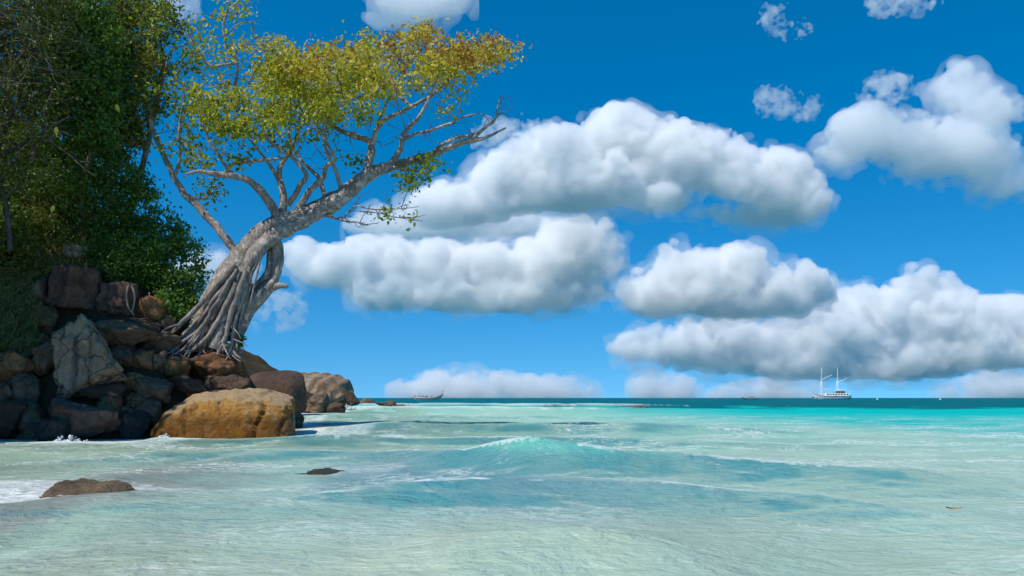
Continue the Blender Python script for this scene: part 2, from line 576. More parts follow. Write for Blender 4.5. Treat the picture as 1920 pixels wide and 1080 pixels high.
def ground(x, y):
    """surface under a thing: hill inland, sand under the sea"""
    X, Y = np.array([x], float), np.array([y], float)
    if foot_dist(X, Y)[0] > 0:
        return float(hill_h(X, Y)[0])
    return float(-sea_depth(X, Y)[0])


# ------------------------------------------------------------------ rocks
def rock_mat(name, cols, scale=1.0, crack=0.5, streak=None, rough=0.85, spec=0.25, wet=None, bump=0.8, lichen=None, top=None):
    t = NT(name)
    tc = t.n('TexCoord')
    oi = t.n('ObjectInfo')
    off = t.n('VectorMath', operation='SCALE', i_0=(37.0, 19.0, 53.0))
    t.l(oi.outputs['Random'], off.inputs['Scale'])
    add = t.n('VectorMath', operation='ADD')
    t.l(tc.outputs['Object'], add.inputs[0])
    t.l(off.outputs[0], add.inputs[1])
    p = add.outputs[0]
    n1 = t.noise(p, 1.1 * scale, 8, 0.62, 0.4)
    n2 = t.noise(p, 6.0 * scale, 8, 0.68)
    n3 = t.noise(p, 34.0 * scale, 5, 0.7)
    c = t.ramp(n1.outputs[0], [(0.28, cols[0]), (0.45, cols[1]), (0.58, cols[2]), (0.74, cols[3])])
    c = t.mix(0.55, c, t.ramp(n2.outputs[0], [(0.32, 0.35), (0.5, 0.85), (0.7, 1.25)]), 'MULTIPLY')
    c = t.mix(0.45, c, t.ramp(n3.outputs[0], [(0.3, 0.45), (0.6, 1.15)]), 'MULTIPLY')
    if streak:
        mp = t.n('Mapping', i_Scale=(2.6 * scale, 2.6 * scale, 0.22 * scale))
        t.l(p, mp.inputs['Vector'])
        s = t.noise(mp.outputs[0], 1.0, 6, 0.65, 0.5)
        c = t.mix(t.maprange(s.outputs[0], 0.52, 0.66), c, streak)
    if lichen:
        ln = t.noise(p, 3.2 * scale, 6, 0.7)
        c = t.mix(t.maprange(ln.outputs[0], 0.60, 0.70, 0.0, 0.7), c, lichen)
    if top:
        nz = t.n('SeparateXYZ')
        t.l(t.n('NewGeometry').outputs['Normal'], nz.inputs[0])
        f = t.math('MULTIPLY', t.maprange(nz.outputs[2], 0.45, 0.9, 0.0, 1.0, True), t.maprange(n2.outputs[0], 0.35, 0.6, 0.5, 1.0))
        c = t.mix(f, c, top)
    vo = t.n('TexVoronoi', feature='DISTANCE_TO_EDGE', i_Scale=1.15 * scale, i_Randomness=1.0)
    ds = t.n('VectorMath', operation='ADD', i_0=p)
    nv = t.noise(p, 2.5 * scale, 4)
    sc = t.n('VectorMath', operation='SCALE', i_Scale=0.55)
    t.l(nv.outputs['Color'], sc.inputs[0])
    t.l(sc.outputs[0], ds.inputs[1])
    t.l(ds.outputs[0], vo.inputs['Vector'])
    ck = t.maprange(vo.outputs['Distance'], 0.0, 0.035, 0.0, 1.0)
    c = t.mix(crack, c, t.ramp(ck, [(0.0, 0.18), (1.0, 1.0)]), 'MULTIPLY')
    bs = t.n('BsdfPrincipled')
    bs.inputs['Specular IOR Level'].default_value = spec
    if wet is not None:
        sp = t.n('SeparateXYZ')
        t.l(t.n('NewGeometry').outputs['Position'], sp.inputs[0])
        wl = t.math('ADD', sp.outputs[2], t.math('MULTIPLY', n1.outputs[0], -0.5))
        wf = t.maprange(wl, wet - 0.30, wet - 0.05, 1.0, 0.0)
        c = t.mix(t.math('MULTIPLY', wf, 0.75), c, t.mix(1.0, c, (0.30, 0.26, 0.20), 'MULTIPLY'))
        t.l(t.maprange(wf, 0, 1, rough, 0.3), bs.inputs['Roughness'])
    else:
        bs.inputs['Roughness'].default_value = rough
    t.l(c, bs.inputs['Base Color'])
    h = t.math('ADD', t.math('MULTIPLY', n2.outputs[0], 0.8), t.math('MULTIPLY', n3.outputs[0], 0.22))
    h = t.math('ADD', h, t.math('MULTIPLY', ck, 0.35 * crack))
    bp = t.n('Bump', i_Strength=bump, i_Distance=0.16 / scale)
    t.l(h, bp.inputs['Height'])
    t.l(bp.outputs[0], bs.inputs['Normal'])
    t.l(bs.outputs[0], t.out.inputs['Surface'])
    return t.m


M_RGREY = rock_mat('rock_grey', [(0.100, 0.058, 0.036), (0.194, 0.116, 0.071), (0.275, 0.163, 0.098), (0.375, 0.226, 0.132)], 1.0, 0.6)
M_RPURP = rock_mat('rock_slate', [(0.112, 0.059, 0.043), (0.206, 0.113, 0.081), (0.263, 0.147, 0.102), (0.325, 0.168, 0.085)], 0.9, 0.5)
M_RPALE = rock_mat('rock_pale', [(0.275, 0.173, 0.106), (0.425, 0.278, 0.174), (0.525, 0.357, 0.225), (0.625, 0.430, 0.272)], 1.0, 0.75, streak=(0.10, 0.085, 0.07), bump=1.0)
M_RBROWN = rock_mat('rock_brown', [(0.112, 0.053, 0.025), (0.237, 0.110, 0.049), (0.350, 0.163, 0.068), (0.413, 0.231, 0.111)], 1.2, 0.6)
M_RWET = rock_mat('rock_wet_dark', [(0.015, 0.013, 0.011), (0.03, 0.026, 0.02), (0.045, 0.038, 0.025), (0.07, 0.05, 0.03)], 1.2, 0.4, rough=0.4, spec=0.5)
M_RDARK = rock_mat('rock_dark_smooth', [(0.062, 0.038, 0.025), (0.106, 0.065, 0.044), (0.138, 0.086, 0.056), (0.188, 0.116, 0.068)], 0.5, 0.3)
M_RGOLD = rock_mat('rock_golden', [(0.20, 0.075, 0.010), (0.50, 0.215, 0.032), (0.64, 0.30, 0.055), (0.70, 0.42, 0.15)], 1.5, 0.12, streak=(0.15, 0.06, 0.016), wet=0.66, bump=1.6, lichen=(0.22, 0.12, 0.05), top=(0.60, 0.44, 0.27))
M_RTAN = rock_mat('rock_tan_ribbed', [(0.20, 0.125, 0.07), (0.36, 0.24, 0.15), (0.46, 0.33, 0.21), (0.52, 0.40, 0.27)], 0.45, 0.35, streak=(0.15, 0.09, 0.05), bump=1.0)
M_RSEA = rock_mat('rock_sea_washed', [(0.05, 0.034, 0.018), (0.13, 0.085, 0.042), (0.20, 0.13, 0.065), (0.26, 0.18, 0.095)], 1.4, 0.4, rough=0.45, spec=0.5)

_ico = {}


def ico(level):
    if level not in _ico:
        bm = bmesh.new()
        bmesh.ops.create_icosphere(bm, subdivisions=level, radius=1.0)
        v = np.array([x.co[:] for x in bm.verts])
        f = np.array([[x.index for x in q.verts] for q in bm.faces])
        bm.free()
        _ico[level] = (v / np.linalg.norm(v, axis=1)[:, None], f)
    return _ico[level]


def rock_shape(style, seed, level=4, axes=(1, 1, 1), rough=1.0):
    """unit rock: half sizes about 1 before scaling"""
    g = np.random.default_rng(seed)
    v, f = ico(level)
    planes = []
    if style == 'slab':
        for ax in range(3):
            for s in (-1, 1):
                n = np.zeros(3)
                n[ax] = s
                planes.append((n + g.normal(0, 0.10, 3), g.uniform(0.80, 0.95)))
        for k in range(7):
            planes.append((g.normal(0, 1, 3), g.uniform(1.0, 1.35)))
        sharp = 46
    elif style == 'block':
        for ax in range(3):
            for s in (-1, 1):
                n = np.zeros(3)
                n[ax] = s
                planes.append((n + g.normal(0, 0.12, 3), g.uniform(0.86, 0.95)))
        for k in range(9):
            planes.append((g.normal(0, 1, 3), g.uniform(1.05, 1.3)))
        sharp = 4.5
    elif style == 'angular':
        for k in range(13):
            planes.append((g.normal(0, 1, 3), g.uniform(0.70, 1.0)))
        for ax in range(3):
            for s in (-1, 1):
                n = np.zeros(3)
                n[ax] = s
                planes.append((n + g.normal(0, 0.2, 3), 0.95))
        sharp = 40
    else:
        for k in range(18):
            planes.append((g.normal(0, 1, 3), g.uniform(0.85, 1.0)))
        sharp = 9
    inv = np.zeros(len(v))
    for n, d in planes:
        n = n / np.linalg.norm(n)
        q = np.maximum(v @ n, 0) / d
        inv += q ** sharp
    r = 1.0 / np.maximum(inv ** (1.0 / sharp), 0.62)
    p = v * r[:, None]
    o = g.uniform(0, 50, 3)
    amp = {'slab': 0.06, 'angular': 0.085, 'round': 0.075, 'block': 0.07}[style] * rough
    a = np.array(axes) / max(axes)
    n = fbm(p * a * 1.7 + o, 5, 0.55)
    # ledges: ridged noise gives chipped edges
    if style not in ('round', 'block'):
        # chipped steps: quantised noise breaks the faces into ledges and fractures
        q = fbm(p * a * np.array((1.6, 1.6, 2.6)) + o + 9, 3, 0.5) * 3.0
        st = np.floor(q) + np.clip((q - np.floor(q)) * 5, 0, 1)
        p = p * (1 + 0.042 * rough * st)[:, None]
    p = p * (1 + amp * n)[:, None]
    return p, f


def add_rock(name, label, centre, size, rot, style, mat, seed, level=4, group=None, rough=1.0, deform=None, cat='rock'):
    p, f = rock_shape(style, seed, level, size, rough)
    m = np.abs(p).max(0)
    p = p / m * np.array(size) / 2
    if deform is not None:
        p = deform(p)
    R = np.array(Matrix.Rotation(rot[2], 3, 'Z') @ Matrix.Rotation(rot[1], 3, 'Y') @ Matrix.Rotation(rot[0], 3, 'X'))
    p = p @ R.T
    o = link(name, tris(name, p, f), mat)
    o.location = centre
    tag(o, label, cat, group)
    return o


def hill_hit(px, py):
    ys = np.linspace(16, 70, 700)
    x = (px - CX) / FPX * ys
    z = CAMZ + (HY - py) / FPX * ys
    h = hill_h(x, ys)
    inside = np.nonzero((h > z) | (z < 0))[0]
    return float(ys[inside[0]]) if len(inside) else 70.0


def pile_rock(name, label, box, style, mat, seed, tilt=0.0, d=None, deep=0.8, level=5, group=None, out=0.25, rough=1.0, rotz=None, deform=None):
    x0, y0, x1, y1 = box
    cx, cy = (x0 + x1) / 2, (y0 + y1) / 2
    if d is None:
        d = hill_hit(cx, cy) - out * (x1 - x0) / FPX * 26
    w, h = (x1 - x0) / FPX * d, (y1 - y0) / FPX * d
    c, s = abs(math.cos(tilt)), abs(math.sin(tilt))
    if s > 0.02:     # undo the growth of the outline by the tilt
        k = c * c - s * s
        if k > 0.2:
            w, h = max((w * c - h * s) / k, 0.4 * w), max((h * c - w * s) / k, 0.4 * h)
    g = np.random.default_rng(seed + 500)
    return add_rock(name, label, at(cx, cy, d), (w * 1.12, max(w, h) * deep, h * 1.12), (g.normal(0, 0.06), tilt, g.normal(0, 0.25) if rotz is None else rotz), style, mat, seed, level, group, rough, deform)


def taper(p):
    q = p.copy()
    z = p[:, 2] / p[:, 2].max()
    q[:, 0] *= 0.86 - 0.34 * z
    q[:, 0] += 0.10 * p[:, 2]
    return q


GP = 'boulders piled along the foot of the hill'
R = math.radians
pile_rock('boulder', 'long dark slate block, left of the two on top of the rock pile', (80, 496, 194, 586), 'slab', M_RPURP, 3, R(6), group=GP)
pile_rock('boulder', 'squarish dark block right of the long slate block, root hanging on it', (190, 526, 256, 592), 'slab', M_RPURP, 4, R(2), group=GP)
pile_rock('boulder', 'rounded brown-edged boulder under the shrubs, left of the tree roots', (250, 556, 314, 606), 'round', M_RBROWN, 5, group=GP)
pile_rock('boulder', 'broad dark boulder beneath the two slate blocks', (158, 592, 284, 656), 'angular', M_RGREY, 6, R(8), group=GP)
pile_rock('boulder', 'largest boulder of the pile, pale grey leaning slab with cracks', (84, 590, 236, 750), 'slab', M_RPALE, 41, R(-24), group=GP, deep=0.5, out=0.4, rotz=0.15, rough=1.3, deform=taper)
pile_rock('boulder', 'small grey boulder left of the root fan', (292, 588, 330, 624), 'round', M_RGREY, 8, group=GP, level=4)
pile_rock('boulder', 'rust-brown stone left of and below the root fan', (238, 656, 290, 698), 'angular', M_RBROWN, 9, group=GP, level=4)
pile_rock('boulder', 'dark stone between the rust-brown stone and the tree ledge', (280, 660, 316, 706), 'angular', M_RGREY, 10, group=GP, level=4)
pile_rock('boulder', 'brown stone just below the left tips of the roots', (304, 668, 358, 708), 'angular', M_RBROWN, 12, group=GP, level=4)
pile_rock('boulder', 'grey boulder sloping down behind the left end of the golden boulder', (312, 696, 392, 746), 'angular', M_RDARK, 13, R(12), group=GP)
pile_rock('boulder', 'mid-grey boulder left above the golden boulder', (258, 708, 328, 756), 'angular', M_RGREY, 14, group=GP)
pile_rock('boulder', 'brown-topped stone right below the pale leaning slab', (224, 692, 280, 730), 'round', M_RBROWN, 15, group=GP, level=4)
pile_rock('boulder', 'wide low purple-grey boulder at the water under the leaning slab', (72, 738, 216, 828), 'angular', M_RPURP, 77, R(10), group=GP, out=0.3)
pile_rock('boulder', 'olive-brown boulder right of the wide purple-grey one', (178, 734, 240, 792), 'angular', M_RBROWN, 18, R(-12), group=GP)
pile_rock('boulder', 'grey boulder at the left edge of the picture, above the sand', (22, 702, 76, 764), 'angular', M_RGREY, 19, group=GP)
pile_rock('boulder', 'bluish boulder cut by the left edge of the picture', (-22, 720, 26, 768), 'round', M_RGREY, 20, group=GP, level=4)
pile_rock('boulder', 'dark low boulder at the left edge just above the sand', (-26, 752, 46, 824), 'angular', M_RDARK, 21, group=GP)
pile_rock('boulder', 'dark boulder between the left-edge rocks and the purple-grey boulder', (34, 758, 84, 826), 'angular', M_RGREY, 22, group=GP)
pile_rock('boulder', 'low black wet rock with surf breaking over it at the left', (56, 788, 146, 840), 'angular', M_RWET, 23, group=GP, out=0.6)
pile_rock('boulder', 'black shadowed rock left of the golden boulder at the water', (212, 762, 280, 824), 'angular', M_RWET, 24, group=GP)
pile_rock('boulder', 'small dark stone touching the left end of the golden boulder', (262, 748, 306, 800), 'angular', M_RGREY, 25, group=GP, level=4)
pile_rock('boulder', 'reddish earth-stained rock at the left edge below the grass', (-20, 660, 70, 712), 'angular', M_RBROWN, 26, group=GP)
pile_rock('boulder', 'dark brown ledge rock right under the tree trunk', (352, 654, 470, 724), 'angular', M_RBROWN, 27, R(4), d=28.3, group=GP, deep=1.1)
pile_rock('boulder', 'dark undercut rock below the ledge, behind the golden boulder', (372, 692, 470, 760), 'angular', M_RDARK, 28, R(6), d=27.6, group=GP, deep=1.0)
pile_rock('boulder', 'dark rock carrying the left half of the roots', (292, 640, 384, 700), 'angular', M_RDARK, 29, R(-8), d=28.6, group=GP, deep=1.0)
pile_rock('boulder', 'small pale grey rock showing among the shrubs above the slate blocks', (124, 460, 166, 486), 'slab', M_RPALE, 30, group=GP, level=3, out=0.8)
pile_rock('boulder', 'grey rock deep in the green shrubs, topmost of all', (140, 388, 184, 422), 'angular', M_RPALE, 31, group=GP, level=3, out=1.2)
pile_rock('boulder', 'dark stone at the left end of the long slate block', (56, 520, 92, 580), 'angular', M_RGREY, 32, group=GP, level=4)
pile_rock('boulder', 'dark stone left beside the pale leaning slab', (60, 640, 112, 712), 'angular', M_RGREY, 33, R(15), group=GP)
pile_rock('boulder', 'dark flat stone wedged under the right foot of the pale leaning slab', (150, 716, 232, 752), 'angular', M_RDARK, 34, R(5), group=GP)

fill = [((228, 724, 300, 790), M_RBROWN, 'brown block between the black shadowed rock and the grey boulder above'), ((120, 690, 200, 750), M_RGREY, 'grey block under the leaning slab'),
        ((0, 690, 60, 740), M_RBROWN, 'brown block under the reddish left-edge rock'), ((270, 612, 340, 664), M_RGREY, 'grey block behind the left root tips'),
        ((180, 640, 262, 700), M_RGREY, 'dark block right of the leaning slab top'), ((40, 560, 110, 640), M_RBROWN, 'brown stained block left above the leaning slab'),
        ((330, 720, 420, 770), M_RDARK, 'dark block right behind the golden boulder'), ((20, 620, 90, 680), M_RBROWN, 'brown block at the foot of the grass bank'), ((216, 590, 300, 640), M_RDARK, 'dark block under the squarish block')]
for k, (bx, mt, lb) in enumerate(fill):
    pile_rock('boulder', lb, bx, 'angular', mt, 640 + k, R((-8, 6, 10, -5)[k % 4]), group=GP, out=0.0)
# loose stones between the boulders
g = np.random.default_rng(77)
proto = []
for k in range(6):
    p, f = rock_shape('angular', 900 + k, 4)
    proto.append([tris('stone', p / np.abs(p).max(0) * 0.5, f) for q in range(1)][0])
for k in range(85):
    px, py = g.uniform(0, 470), g.uniform(600, 826)
    if px > 330 and py < 690:
        continue
    if py < 660 and px < 80:
        continue
    d = hill_hit(px, py) + g.uniform(-0.25, 0.1)
    s = g.uniform(0.22, 0.62)
    me = proto[k % 6].copy()
    mi = int(g.integers(4))
    o = link('stone', me, [M_RGREY, M_RBROWN, M_RDARK, M_RPURP][mi])
    o.location = at(px, py, d)
    o.scale = (s * g.uniform(0.9, 1.5), s, s * g.uniform(0.6, 1.0))
    o.rotation_euler = g.uniform(0, 6.28, 3)
    zone = ('high up by the slate blocks' if py < 660 else 'left of the leaning slab' if px < 100 else 'under the leaning slab' if px < 225 else
            'left of the golden boulder' if px < 330 else 'on the slope below the roots') + (' near the water' if py > 760 else '')
    tag(o, '%s %s loose stone %s' % ('larger' if s > 0.42 else 'small', ('grey', 'rust-brown', 'near-black', 'purple-grey')[mi], zone), 'stone', 'loose stones in the rock pile')


# stones that would share a description are told apart by their order along the shore
same = {}
for o in [x for x in col.objects if x.name.startswith('stone')]:
    same.setdefault(o['label'], []).append(o)
for lb, lst in same.items():
    if len(lst) > 1:
        lst.sort(key=lambda o: o.location.x / o.location.y)
        for i, o in enumerate(lst):
            o['label'] = lb + ', ' + ('leftmost' if i == 0 else 'rightmost' if i == len(lst) - 1 else ('second', 'third', 'fourth', 'fifth', 'sixth')[i - 1] + ' from left')


# the golden boulder
def gold_deform(p):
    q = p.copy()
    x = p[:, 0] / 2.15
    q[:, 2] *= 1.0 - 0.09 / (1 + np.exp(-(x - 0.46) * 30)) * (p[:, 2] > 0) - 0.16 * np.clip(x, 0, 1) ** 2 - 0.16 * np.clip(-x - 0.2, 0, 1)
    q[:, 1] += 0.45 * np.clip(p[:, 2], -0.6, 1)        # the face leans back
    # a vertical cleft right of the middle and a notch before the right end
    for xc, w, dp in ((0.46, 0.03, 0.14), (0.80, 0.03, 0.05), (-0.1, 0.02, 0.03)):
        cl = np.exp(-((x - xc - 0.05 * np.sin(p[:, 2] * 4)) / w) ** 2)
        q[:, 1] += np.where(p[:, 1] < 0.3, dp * cl, 0) * 1.4
        q[:, 2] -= np.where(p[:, 2] > 0.3, dp * 0.45 * cl, 0)
    # pitted, honeycombed skin
    q += (p / np.linalg.norm(p, axis=1)[:, None]) * (0.05 * fbm(p * 2.2, 3, 0.5) + 0.022 * fbm(p * 8.0, 3, 0.6))[:, None]
    return q


DG = 24.9
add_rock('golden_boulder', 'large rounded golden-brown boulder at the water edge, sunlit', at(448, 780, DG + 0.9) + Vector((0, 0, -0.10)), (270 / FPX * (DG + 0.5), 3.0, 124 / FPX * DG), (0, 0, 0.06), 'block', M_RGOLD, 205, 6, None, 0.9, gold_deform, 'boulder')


# rocks farther along the point
def dome(p):
    q = p.copy()
    hx = p[:, 0].max()
    q[:, 2] *= 1 - 0.45 * np.clip(p[:, 0] / hx, 0, 1) ** 2
    return q


def ribbed(p):
    q = dome(p)
    q[:, 1] += 0.16 * np.abs(np.sin(p[:, 0] * 3.1 + 0.8 * np.sin(p[:, 2] * 1.2))) + 0.08 * np.sin(p[:, 0] * 7.3 + 1.0)
    q[:, 2] += 0.10 * np.sin(p[:, 0] * 5.0) * (p[:, 2] > 0)
    return q


back = [(-9.6, 31.0, 2.6), (-10.4, 34.5, 3.0), (-11.8, 38.0, 2.8), (-12.8, 41.5, 3.4), (-14.2, 45.5, 3.2), (-15.8, 50.0, 3.8)]
for k, (bx_, by_, bs_) in enumerate(back):
    add_rock('boulder', 'shadowed boulder on the shore behind the tree, ' + ('nearest', 'second', 'third', 'fourth', 'fifth', 'farthest')[k] + ' along the coast', (bx_, by_, 0.45), (bs_, bs_ * 1.15, bs_ * 0.62), (0.1 * k, 0.05, 0.6 * k), 'angular', (M_RDARK, M_RBROWN, M_RGREY)[k % 3], 700 + k, 5, GP)
GS = 'rocks at the point'
DD = 58.0
add_rock('headland_rock', 'big smooth dark rock sloping to the sea right behind the golden boulder', at(508, 741, DD + 2.5) + Vector((0, 0, -0.1)), (180 / FPX * DD, 7.0, 128 / FPX * DD), (0, R(14), -0.1), 'round', M_RDARK, 302, 5, GS, 0.5, dome)
DF = 88.0
add_rock('headland_rock', 'sunlit tan ribbed rock farthest out on the point', at(592, 733, DF + 3.5), (205 / FPX * DF, 8.5, 92 / FPX * DF), (0, R(14), -0.15), 'round', M_RTAN, 311, 6, GS, 0.6, ribbed)
for (bx, sd, lb) in (((572, 740, 622, 784), 1, 'brown low rock in the surf before the tan ribbed rock'), ((604, 752, 646, 780), 2, 'small dark rock in the surf right of the brown low one'),
                     ((550, 752, 584, 784), 3, 'dark wedge at the foot of the big smooth dark rock')):
    pile_rock('headland_rock', lb, bx, 'angular', M_RSEA if sd == 1 else M_RDARK, 320 + sd, d=68.0, group=GS, deep=1.0)
pile_rock('headland_rock', 'low dark rocky tongue running down into the sea from the tan rock', (628, 728, 676, 768), 'round', M_RDARK, 330, R(24), d=90.0, group=GS)


def sea_rock(label, box, d, seed, mat=M_RSEA, style='angular', sink=0.45, level=4):
    x0, y0, x1, y1 = box
    w = (x1 - x0) / FPX * d
    h = (y1 - y0) / FPX * d
    top = CAMZ + (HY - y0) / FPX * d
    hh = max(h * 2.2, 0.35 * w)
    c = at((x0 + x1) / 2, 0, d)
    return add_rock('sea_rock', label, (c.x, d, top - hh / 2), (w, w * 0.6, hh), (0.1, 0.06, 0.15), style, mat, seed, level, 'rocks awash in the sea', 1.5)


sea_rock('long low dark reef rock just right of the point', (668, 746, 712, 758), 112, 401)
sea_rock('flat reef rock trailing right of the long low reef', (704, 751, 748, 758), 108, 402)
sea_rock('brown wedge-shaped rock awash below the fishing boat', (738, 757, 792, 770), 84, 403)
sea_rock('dark rock awash alone in mid sea', (1178, 757, 1222, 767), 105, 404)
sea_rock('flat brown rock with foam round it in the left foreground', (70, 905, 312, 942), 10.6, 405, M_RSEA, 'angular', level=6)
sea_rock('dark rock barely breaking the surface in front of the golden boulder', (532, 878, 672, 902), 14.0, 408, M_RWET, 'angular', level=5)

# ------------------------------------------------------------------ plants: tubes and leaves
def catmull(pts, n):
    pts = np.array(pts, float)
    P = np.vstack([2 * pts[0] - pts[1], pts, 2 * pts[-1] - pts[-2]])
    out = []
    for i in range(1, len(P) - 2):
        tt = np.linspace(0, 1, n, endpoint=False)[:, None]
        p0, p1, p2, p3 = P[i - 1], P[i], P[i + 1], P[i + 2]
        out.append(0.5 * ((2 * p1) + (-p0 + p2) * tt + (2 * p0 - 5 * p1 + 4 * p2 - p3) * tt ** 2 + (-p0 + 3 * p1 - 3 * p2 + p3) * tt ** 3))
    out.append(P[-2][None])
    return np.vstack(out)


class Bag:
    """collects tubes (quads)"""
    def __init__(self):
        self.v, self.f, self.n = [], [], 0

    def tube(self, pts, rad, sides=8, lump=0.0, twist=0.0, flute=0.0, seed=0.0):
        pts = np.asarray(pts, float)
        rad = np.asarray(rad, float)
        m = len(pts)
        tan = np.gradient(pts, axis=0)
        tan /= np.maximum(np.linalg.norm(tan, axis=1)[:, None], 1e-9)
        up = np.array((0.12, -1.0, 0.07))
        nrm = np.empty_like(pts)
        u = up - tan[0] * (up @ tan[0])
        u /= np.linalg.norm(u)
        for i in range(m):
            u = u - tan[i] * (u @ tan[i])
            u /= max(np.linalg.norm(u), 1e-9)
            nrm[i] = u
        b = np.cross(tan, nrm)
        a = np.linspace(0, 2 * math.pi, sides, endpoint=False)
        A = a[None, :] + twist * np.arange(m)[:, None]
        r = rad[:, None] * np.ones((1, sides))
        if flute:
            r = r * (1 + flute * (0.6 * np.sin(3 * a + seed)[None, :] + 0.4 * np.sin(7 * a + 2 * seed)[None, :]))
        ring = pts[:, None, :] + (np.cos(A)[..., None] * nrm[:, None, :] + np.sin(A)[..., None] * b[:, None, :]) * r[..., None]
        V = ring.reshape(-1, 3)
        if lump:
            V = V + (V - np.repeat(pts, sides, 0)) * (lump * fbm(V * (1.6 / max(rad.mean(), 0.03)) * 0.35 + seed, 3))[:, None]
        idx = np.arange(m * sides).reshape(m, sides) + self.n
        q = np.stack([idx[:-1], np.roll(idx[:-1], -1, 1), np.roll(idx[1:], -1, 1), idx[1:]], -1).reshape(-1, 4)
        self.v.append(V)
        self.f.append(q)
        self.n += len(V)
        # close the tip
        self.v.append(pts[-1:] + tan[-1:] * rad[-1])
        tip = self.n
        self.n += 1
        e = idx[-1]
        self.f.append(np.stack([e, np.roll(e, -1), np.full(sides, tip), np.full(sides, tip)], -1))

    def mesh(self, name, origin=(0, 0, 0)):
        V = np.vstack(self.v) - np.array(origin)
        F = np.vstack(self.f)
        tri = F[:, 2] == F[:, 3]
        fl = np.concatenate([F[~tri].ravel(), F[tri][:, :3].ravel()])
        lt = np.concatenate([np.full((~tri).sum(), 4), np.full(tri.sum(), 3)])
        return mesh_np(name, V, fl, lt, True)


def leaf_mesh(name, pts, size, g, up=0.4, origin=(0, 0, 0), asp=0.55, tint=None, droop=0.0):
    """leaves: one folded blade per point, with its own tint value"""
    n = len(pts)
    ax = g.normal(0, 1, (n, 3))
    ax[:, 2] -= droop
    ax /= np.linalg.norm(ax, axis=1)[:, None]
    nr = g.normal(0, 1, (n, 3)) + np.array((0, 0, 1.0)) * up * 3
    nr -= ax * (nr * ax).sum(1)[:, None]
    nr /= np.maximum(np.linalg.norm(nr, axis=1)[:, None], 1e-6)
    sd = np.cross(ax, nr)
    s = (np.asarray(size) * g.uniform(0.5, 1.45, n))[:, None]
    fold = g.uniform(0.05, 0.3, n)[:, None]
    p = np.asarray(pts) - np.array(origin)
    v = np.stack([p - ax * s * 0.5, p + sd * s * asp * 0.5 + nr * s * fold * 0.4, p + ax * s * 0.5 - nr * s * 0.08, p - sd * s * asp * 0.5 + nr * s * fold * 0.4], 1).reshape(-1, 3)
    me = quads(name, v, np.arange(4 * n).reshape(n, 4), False)
    tv = g.uniform(0, 1, n) if tint is None else np.clip(tint, 0, 1)
    a = me.attributes.new('tint', 'FLOAT', 'POINT')
    a.data.foreach_set('value', np.repeat(tv, 4).astype(np.float32))
    return me


def leaf_mat(name, stops, trans=0.35, rough=0.45):
    t = NT(name)
    tint = t.n('Attribute', attribute_name='tint').outputs['Fac']
    c = t.ramp(tint, stops)
    bs = t.n('BsdfPrincipled', i_Roughness=rough)
    bs.inputs['Specular IOR Level'].default_value = 0.35
    t.l(c, bs.inputs['Base Color'])
    tl = t.n('BsdfTranslucent')
    t.l(t.mix(1.0, c, (1.1, 1.15, 0.6), 'MULTIPLY'), tl.inputs['Color'])
    mx = t.n('MixShader')
    mx.inputs[0].default_value = trans
    t.l(bs.outputs[0], mx.inputs[1])
    t.l(tl.outputs[0], mx.inputs[2])
    t.l(mx.outputs[0], t.out.inputs['Surface'])
    return t.m


def bark_mat(name, cols, scale=1.0, spots=None):
    t = NT(name)
    tc = t.n('TexCoord')
    p = tc.outputs['Object']
    n1 = t.noise(p, 1.6 * scale, 6, 0.6, 0.3)
    mp = t.n('Mapping', i_Scale=(1.0, 1.0, 0.35))
    t.l(p, mp.inputs['Vector'])
    n2 = t.noise(mp.outputs[0], 9.0 * scale, 8, 0.7, 0.3)
    n3 = t.noise(p, 40 * scale, 4, 0.7)
    c = t.ramp(n1.outputs[0], [(0.3, cols[0]), (0.5, cols[1]), (0.7, cols[2])])
    c = t.mix(0.75, c, t.ramp(n2.outputs[0], [(0.35, 0.3), (0.55, 0.95), (0.7, 1.2)]), 'MULTIPLY')
    c = t.mix(0.3, c, t.ramp(n3.outputs[0], [(0.3, 0.5), (0.6, 1.1)]), 'MULTIPLY')
    if spots:
        n4 = t.noise(p, 3.4 * scale, 5, 0.6)
        c = t.mix(t.maprange(n4.outputs[0], 0.56, 0.62), c, spots)
    bs = t.n('BsdfPrincipled', i_Roughness=0.9)
    bs.inputs['Specular IOR Level'].default_value = 0.15
    t.l(c, bs.inputs['Base Color'])
    bp = t.n('Bump', i_Strength=0.9, i_Distance=0.05)
    t.l(t.math('ADD', n2.outputs[0], t.math('MULTIPLY', n3.outputs[0], 0.3)), bp.inputs['Height'])
    t.l(bp.outputs[0], bs.inputs['Normal'])
    t.l(bs.outputs[0], t.out.inputs['Surface'])
    return t.m


M_BARK = bark_mat('fig_bark', [(0.19, 0.155, 0.13), (0.37, 0.31, 0.265), (0.50, 0.435, 0.38)], 1.3, (0.56, 0.50, 0.445))
M_ROOT = bark_mat('root_bark', [(0.17, 0.14, 0.12), (0.35, 0.30, 0.265), (0.50, 0.44, 0.39)], 1.6)
M_TWIG = bark_mat('twig_bark', [(0.16, 0.13, 0.105), (0.27, 0.22, 0.18), (0.36, 0.30, 0.25)], 2.0)
M_DTWIG = bark_mat('dry_twig_bark', [(0.10, 0.085, 0.07), (0.17, 0.145, 0.12), (0.24, 0.21, 0.175)], 2.0)
M_LFIG = leaf_mat('fig_leaf', [(0.0, (0.11, 0.18, 0.014)), (0.35, (0.30, 0.33, 0.02)), (0.65, (0.54, 0.50, 0.04)), (0.9, (0.68, 0.54, 0.09)), (1.0, (0.42, 0.21, 0.05))], 0.42)
M_LDARK = leaf_mat('shrub_leaf', [(0.0, (0.035, 0.09, 0.014)), (0.5, (0.095, 0.20, 0.026)), (0.9, (0.17, 0.28, 0.035)), (1.0, (0.22, 0.19, 0.035))], 0.3)
